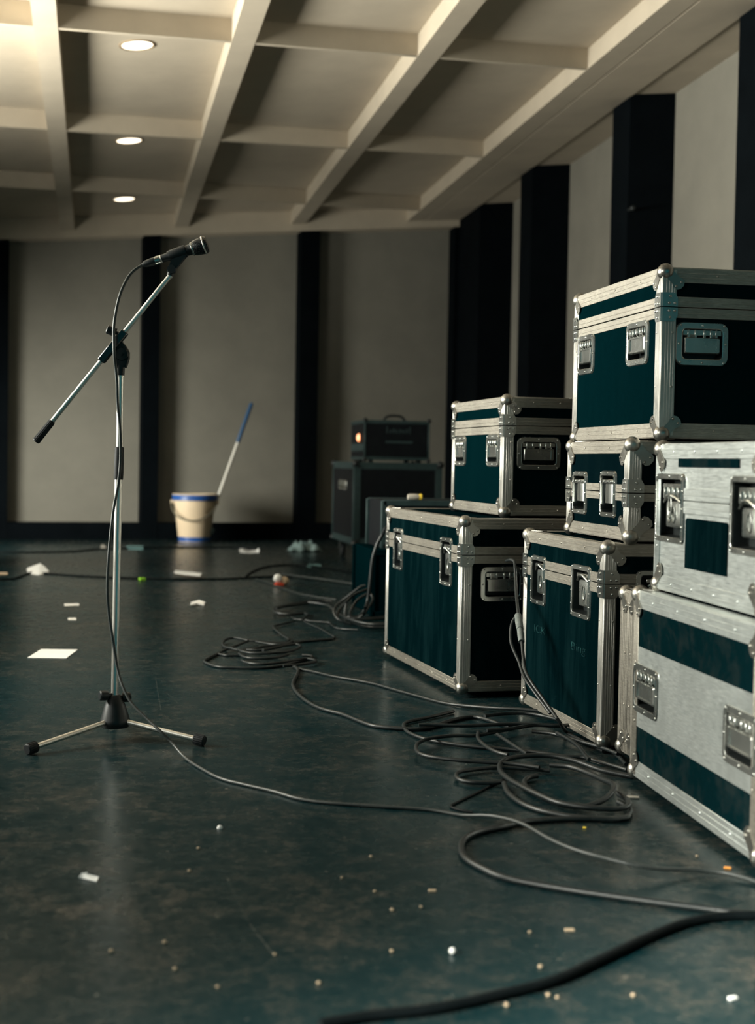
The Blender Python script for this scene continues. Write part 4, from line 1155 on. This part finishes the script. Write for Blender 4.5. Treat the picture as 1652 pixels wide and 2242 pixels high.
for sx in (-1, 1): MB().cyl(tuple(dx * sx * 0.175 + Vector((0, 0, BH - 0.07))), tuple(dx * sx * 0.203 + Vector((0, 0, BH - 0.07))), 0.018).build('handle_lug', 'cream_plastic', bk)
mt0, mt1 = Vector((0.925, 12.082, 0.10)), Vector((1.290, 12.038, 1.183))
mp = empty('mop', tuple(mt0), 0, 'white mop handle with blue grip leaning out of the bucket', 'mop')
u = (mt1 - mt0)
MB().cyl((0, 0, 0), tuple(u * 0.70), 0.0125, None, 18).build('pole', 'white_metal', mp)
MB().rev([(0.0145, 0.0), (0.0165, 0.04), (0.0160, 0.95), (0.011, 1.0)], tuple(u * 0.69), tuple(u), 18).build('grip', 'blue_grip', mp)
MB().rev([(0.02, 0.0), (0.055, 0.3), (0.06, 0.7), (0.018, 1.0)], (0, 0, -0.055), (0.01, 0, 0.04), 18).build('mop_head', 'cloth', mp)

# ================================================================ LITTER ON THE FLOOR
def scrap(name, label, cat, pts, m, thick=0.0012, lift=None, group=None):
    """flat scrap: its outline on the floor, optional corner lifts"""
    cx = sum(p[0] for p in pts) / len(pts)
    cy = sum(p[1] for p in pts) / len(pts)
    n = len(pts)
    zz = lift or [0.0] * n
    vs_ = [(p[0] - cx, p[1] - cy, z + 0.0006) for p, z in zip(pts, zz)] + [(p[0] - cx, p[1] - cy, z + 0.0006 + thick) for p, z in zip(pts, zz)]
    fs = [tuple(range(n))[::-1], tuple(range(n, 2 * n))] + [(i, (i + 1) % n, n + (i + 1) % n, n + i) for i in range(n)]
    o = MB().add(vs_, fs).build(name, m, None, False)
    o.location = (cx, cy, 0)
    return tag(o, label, cat, group)

def folded(name, label, cat, base, top, m):
    """scrap standing up from the floor: base line and raised outline points (x, y, z)"""
    pts = [Vector(p) for p in base + top]
    c = Vector((sum(p.x for p in pts) / len(pts), sum(p.y for p in pts) / len(pts), 0))
    n = len(pts)
    off = Vector((0.0, 0.0015, 0.0))
    vs_ = [p - c for p in pts] + [p - c + off for p in pts]
    fs = [tuple(range(n)), tuple(range(n, 2 * n))[::-1]] + [(i, (i + 1) % n, n + (i + 1) % n, n + i) for i in range(n)]
    o = MB().add(vs_, fs).build(name, m, None, False)
    o.location = c
    return tag(o, label, cat)

def chip(name, label, cat, at, w, d, h, m, rz=0.0, group=None):
    o = MB().cbox((-w / 2, -d / 2, 0.0), (w / 2, d / 2, h), min(w, d, h) * 0.2).build(name, m, None, False)
    o.location = (at[0], at[1], 0.0002)
    o.rotation_euler = (0, 0, rz)
    return tag(o, label, cat, group)

scrap('paper_sheet', 'large white paper sheet lying flat left of the microphone stand', 'paper', [(-0.2243, 5.0449), (-0.0925, 5.0247), (-0.0564, 5.2490), (-0.1863, 5.2693)], 'paper')
folded('curled_paper', 'white curled paper standing up on the far floor at left', 'paper', [(-0.3906, 8.6836, 0.0000), (-0.3234, 8.5851, 0.0000), (-0.2646, 8.7214, 0.0000)], [(-0.2681, 8.7431, 0.0120), (-0.2966, 8.8676, 0.0300), (-0.3260, 8.9276, 0.0450), (-0.3629, 8.9016, 0.0300), (-0.4010, 8.8484, 0.0200)], 'paper')
scrap('tape_strip', 'longer of two white tape strips left of the stand, the far one', 'tape', [(-0.1356, 6.7789), (-0.0691, 6.8088), (-0.0701, 6.9044), (-0.1403, 6.9056)], 'paper')
scrap('tape_strip', 'short white tape piece left of the stand, the nearer of two', 'tape', [(-0.1081, 6.2000), (-0.0737, 6.1987), (-0.0749, 6.2868), (-0.1117, 6.2880)], 'paper')
scrap('crumpled_strip', 'small crumpled white strip on open floor right of the stand', 'paper', [(0.4479, 6.7881), (0.4839, 6.8086), (0.5127, 6.7868), (0.5257, 6.8724), (0.4995, 6.9056), (0.4593, 6.8953)], 'paper', 0.006, [0, 0.006, 0.001, 0.004, 0.012, 0.002])
scrap('paper_strip', 'pale narrow paper strip lying across the far dark cable', 'paper', [(0.4681, 8.5730), (0.5139, 8.4747), (0.6071, 8.3473), (0.6294, 8.5437), (0.5397, 8.6769), (0.4829, 8.7445)], 'paper', 0.004, [0.013] * 6)
chip('green_scrap', 'tiny bright green scrap on the far floor', 'litter', (0.2678, 8.2157), 0.036, 0.030, 0.016, 'green', 0.4)
scrap('orange_strip', 'dull orange strip at the left edge of the far floor', 'litter', [(-0.5574, 8.5787), (-0.4978, 8.5804), (-0.5083, 8.7139), (-0.5620, 8.7293)], 'tan', 0.004)
folded('pinkish_paper', 'small pinkish paper scrap just behind the stand pole', 'paper', [(0.0403, 10.9852, 0.0000), (0.0987, 11.0453, 0.0000)], [(0.1175, 11.5812, -0.0045), (0.0528, 11.5942, 0.0016)], 'paper_dull')
scrap('greenish_paper', 'flat greenish paper right of the stand pole near the back wall', 'paper', [(0.2365, 11.0578), (0.3631, 11.0141), (0.3795, 11.4143), (0.2471, 11.4011)], 'paper_teal', 0.004)
folded('bent_paper', 'bent white paper strip on the floor right of the bucket', 'paper', [(1.0701, 10.6990, 0.0000), (1.1320, 10.6002, 0.0000), (1.2105, 10.6580, 0.0000)], [(1.2466, 10.9498, 0.0198), (1.2225, 10.9541, 0.0052), (1.1706, 10.9642, 0.0007), (1.1254, 10.9737, 0.0140), (1.0976, 10.9792, 0.0135)], 'paper')
cl = MB()
lum = []
nx, ny = 14, 8
c0 = Vector((*(1.5966, 10.9024), 0.0))
for j in range(ny):
    for i in range(nx):
        x, y = (i / (nx - 1) - 0.5) * 0.26, (j / (ny - 1) - 0.5) * 0.16
        e = max(0.0, 1 - (2 * x / 0.27) ** 4) * max(0.0, 1 - (2 * y / 0.17) ** 4)
        lum.append((x, y, 0.002 + e * (0.045 + 0.030 * sin(i * 1.3 + j) + 0.016 * cos(j * 1.9 - i * 0.7))))
cl.add(lum, [(j * nx + i, j * nx + i + 1, (j + 1) * nx + i + 1, (j + 1) * nx + i) for j in range(ny - 1) for i in range(nx - 1)])
clo = cl.build('crumpled_cloth', 'cloth', None, True, 60)
clo.location = c0
tag(clo, 'grey green crumpled cloth on the floor left of the wheeled rack case', 'cloth')
scrap('faint_paper', 'dim greenish strip on the floor below the crumpled cloth', 'paper', [(1.3790, 9.3009), (1.4681, 9.2649), (1.5003, 9.4901), (1.4124, 9.4858)], 'paper_teal', 0.004)
wr = empty('crumpled_wrapper', (*(1.0177, 7.8978), 0.0), 0.2, 'crumpled white and orange wrapper on the far floor', 'wrapper')
MB().ball((-0.012, 0.0, 0.040), 0.026, 9, 6, (1, 0.8, 1)).build('white_wad', 'paper', wr, False)
MB().ball((0.030, 0.010, 0.025), 0.030, 8, 5, (1, 0.8, 0.8)).build('orange_wad', 'tan', wr, False)
MB().cbox((-0.03, -0.025, 0.0), (0.018, 0.01, 0.014), 0.003).build('red_fold', 'red', wr, False)
fp = empty('folded_paper', (*(-0.0031, 2.3856), 0.0), 0.0, 'small folded white paper near the left foreground', 'paper')
fo = Vector((*(-0.0031, 2.3856), 0.0))
def FP(p): return Vector((p[0], p[1], p[2] if len(p) > 2 else 0.0)) - fo
qa = [FP((-0.0203, 2.3898, 0.0010)), FP((0.0088, 2.3625, 0.0010)), FP((0.0125, 2.3777, 0.0040)), FP((-0.0144, 2.3913, 0.0080))]
qb = [FP((-0.0202, 2.3864, 0.0020)), FP((-0.0122, 2.4064, 0.0020)), FP((-0.0062, 2.3912, 0.0100)), FP((-0.0084, 2.3884, 0.0040))]
for nm, q in (('sheet', qa), ('raised_fold', qb)):
    MB().add([tuple(v) for v in q] + [(v.x, v.y, v.z + 0.0012) for v in q], [(3, 2, 1, 0), (4, 5, 6, 7), (0, 1, 5, 4), (1, 2, 6, 5), (2, 3, 7, 6), (3, 0, 4, 7)]).build(nm, 'paper', fp, False)
cap = MB().rev([(0.0055, 0.0), (0.0055, 0.3), (0.0035, 0.8), (0.0008, 1.0)], (0, 0, 0), (0, 0, 0.0065), 16).build('plastic_button', 'paper')
cap.location = (*(0.2385, 2.6810), 0.0002)
tag(cap, 'tiny white domed button on open floor in front of the stand', 'button')
bd = MB().ball((0, 0, 0.0048), 0.0048, 16, 10).build('white_bead', 'paper')
bd.location = (*(0.5070, 1.9462), 0.0)
tag(bd, 'tiny round white bead on dark floor in the foreground', 'bead')
chip('tan_chip', 'tan chip on the floor left of the thick foreground cable, farthest', 'litter', (0.5473, 2.2391), 0.0125, 0.006, 0.003, 'tan', -0.1)
chip('tan_chip', 'largest tan chip, lying between the foreground cables and the bead', 'litter', (0.7071, 2.0197), 0.0145, 0.006, 0.003, 'tan', -0.1)
chip('orange_chip', 'orange chip near the bottom edge of the silver-banded case', 'litter', (1.0919, 2.2979), 0.0125, 0.006, 0.003, 'orange', -0.45)
chip('yellow_chip', 'tiny yellow chip just below the wide cable loops', 'litter', (0.9335, 2.5928), 0.007, 0.005, 0.003, 'yellow', -0.5)
chip('white_chip', 'pale chip at the bottom right corner of the floor', 'litter', (0.8318, 1.7249), 0.0125, 0.006, 0.003, 'paper', 0.3)
chip('paper_scrap', 'small pale scrap beside the foot of the silver-banded case', 'litter', (1.1220, 2.8219), 0.026, 0.016, 0.003, 'paper_dull', -0.3)
specks = [
 ((0.4530, 2.2471), 'small tan speck left of the farthest tan chip'), ((0.5095, 2.1579), 'dull speck just below the farthest tan chip'), ((0.4613, 2.1486), 'faint speck left of and below the farthest tan chip'),
 ((0.4226, 1.9661), 'brownish speck level with the white bead, to its left'), ((0.6442, 2.0181), 'faint speck just left of the largest tan chip'), ((0.6149, 1.8749), 'pale speck right of the bead, above the thick cable'),
 ((0.5927, 1.7720), 'left one of two specks just below the thick cable'), ((0.6022, 1.7625), 'right one of two specks just below the thick cable'), ((0.5279, 1.7451), 'tan speck below the thick cable, nearest the bottom edge'),
 ((0.7041, 1.7537), 'speck in the bright floor sheen below the thick cable'), ((1.0694, 2.3763), 'pale speck on the floor beside the banded case, above the orange chip'),
 ((0.1050, 2.0488), 'upper tan speck of the left foreground pair'), ((0.1141, 1.9393), 'brightest tan speck in the left foreground'), ((0.1659, 1.8649), 'tan speck in the left foreground nearest the bottom edge'),
 ((0.0289, 2.0231), 'dull speck farthest left in the foreground'), ((0.3002, 1.8584), 'faint speck at bottom centre of the floor'), ((0.2558, 1.9770), 'speck at the end of the diagonal floor scratch'),
 ((0.1881, 2.5402), 'tiny speck just below the white domed button'), ((0.1631, 2.4031), 'tiny speck right of the folded white paper'), ((0.4128, 2.3293), 'faint speck in mid floor, left of the tan specks'), ((0.4856, 2.4475), 'tiny speck in mid floor above the tan specks')]
sp0 = MB().ball((0, 0, 0.0022), 0.0030, 9, 6, (1, 0.8, 0.7)).build('floor_speck', 'tan', None, False)
for k, (p, lb) in enumerate(specks):
    o = sp0 if k == 0 else sp0.copy()
    if k: col.objects.link(o)
    o.location = (p[0], p[1], 0.0)
    s = (1.0, 0.85, 1.1)[k % 3]
    o.scale = (s, s, s)
    tag(o, lb, 'speck', 'specks of litter on the foreground floor')
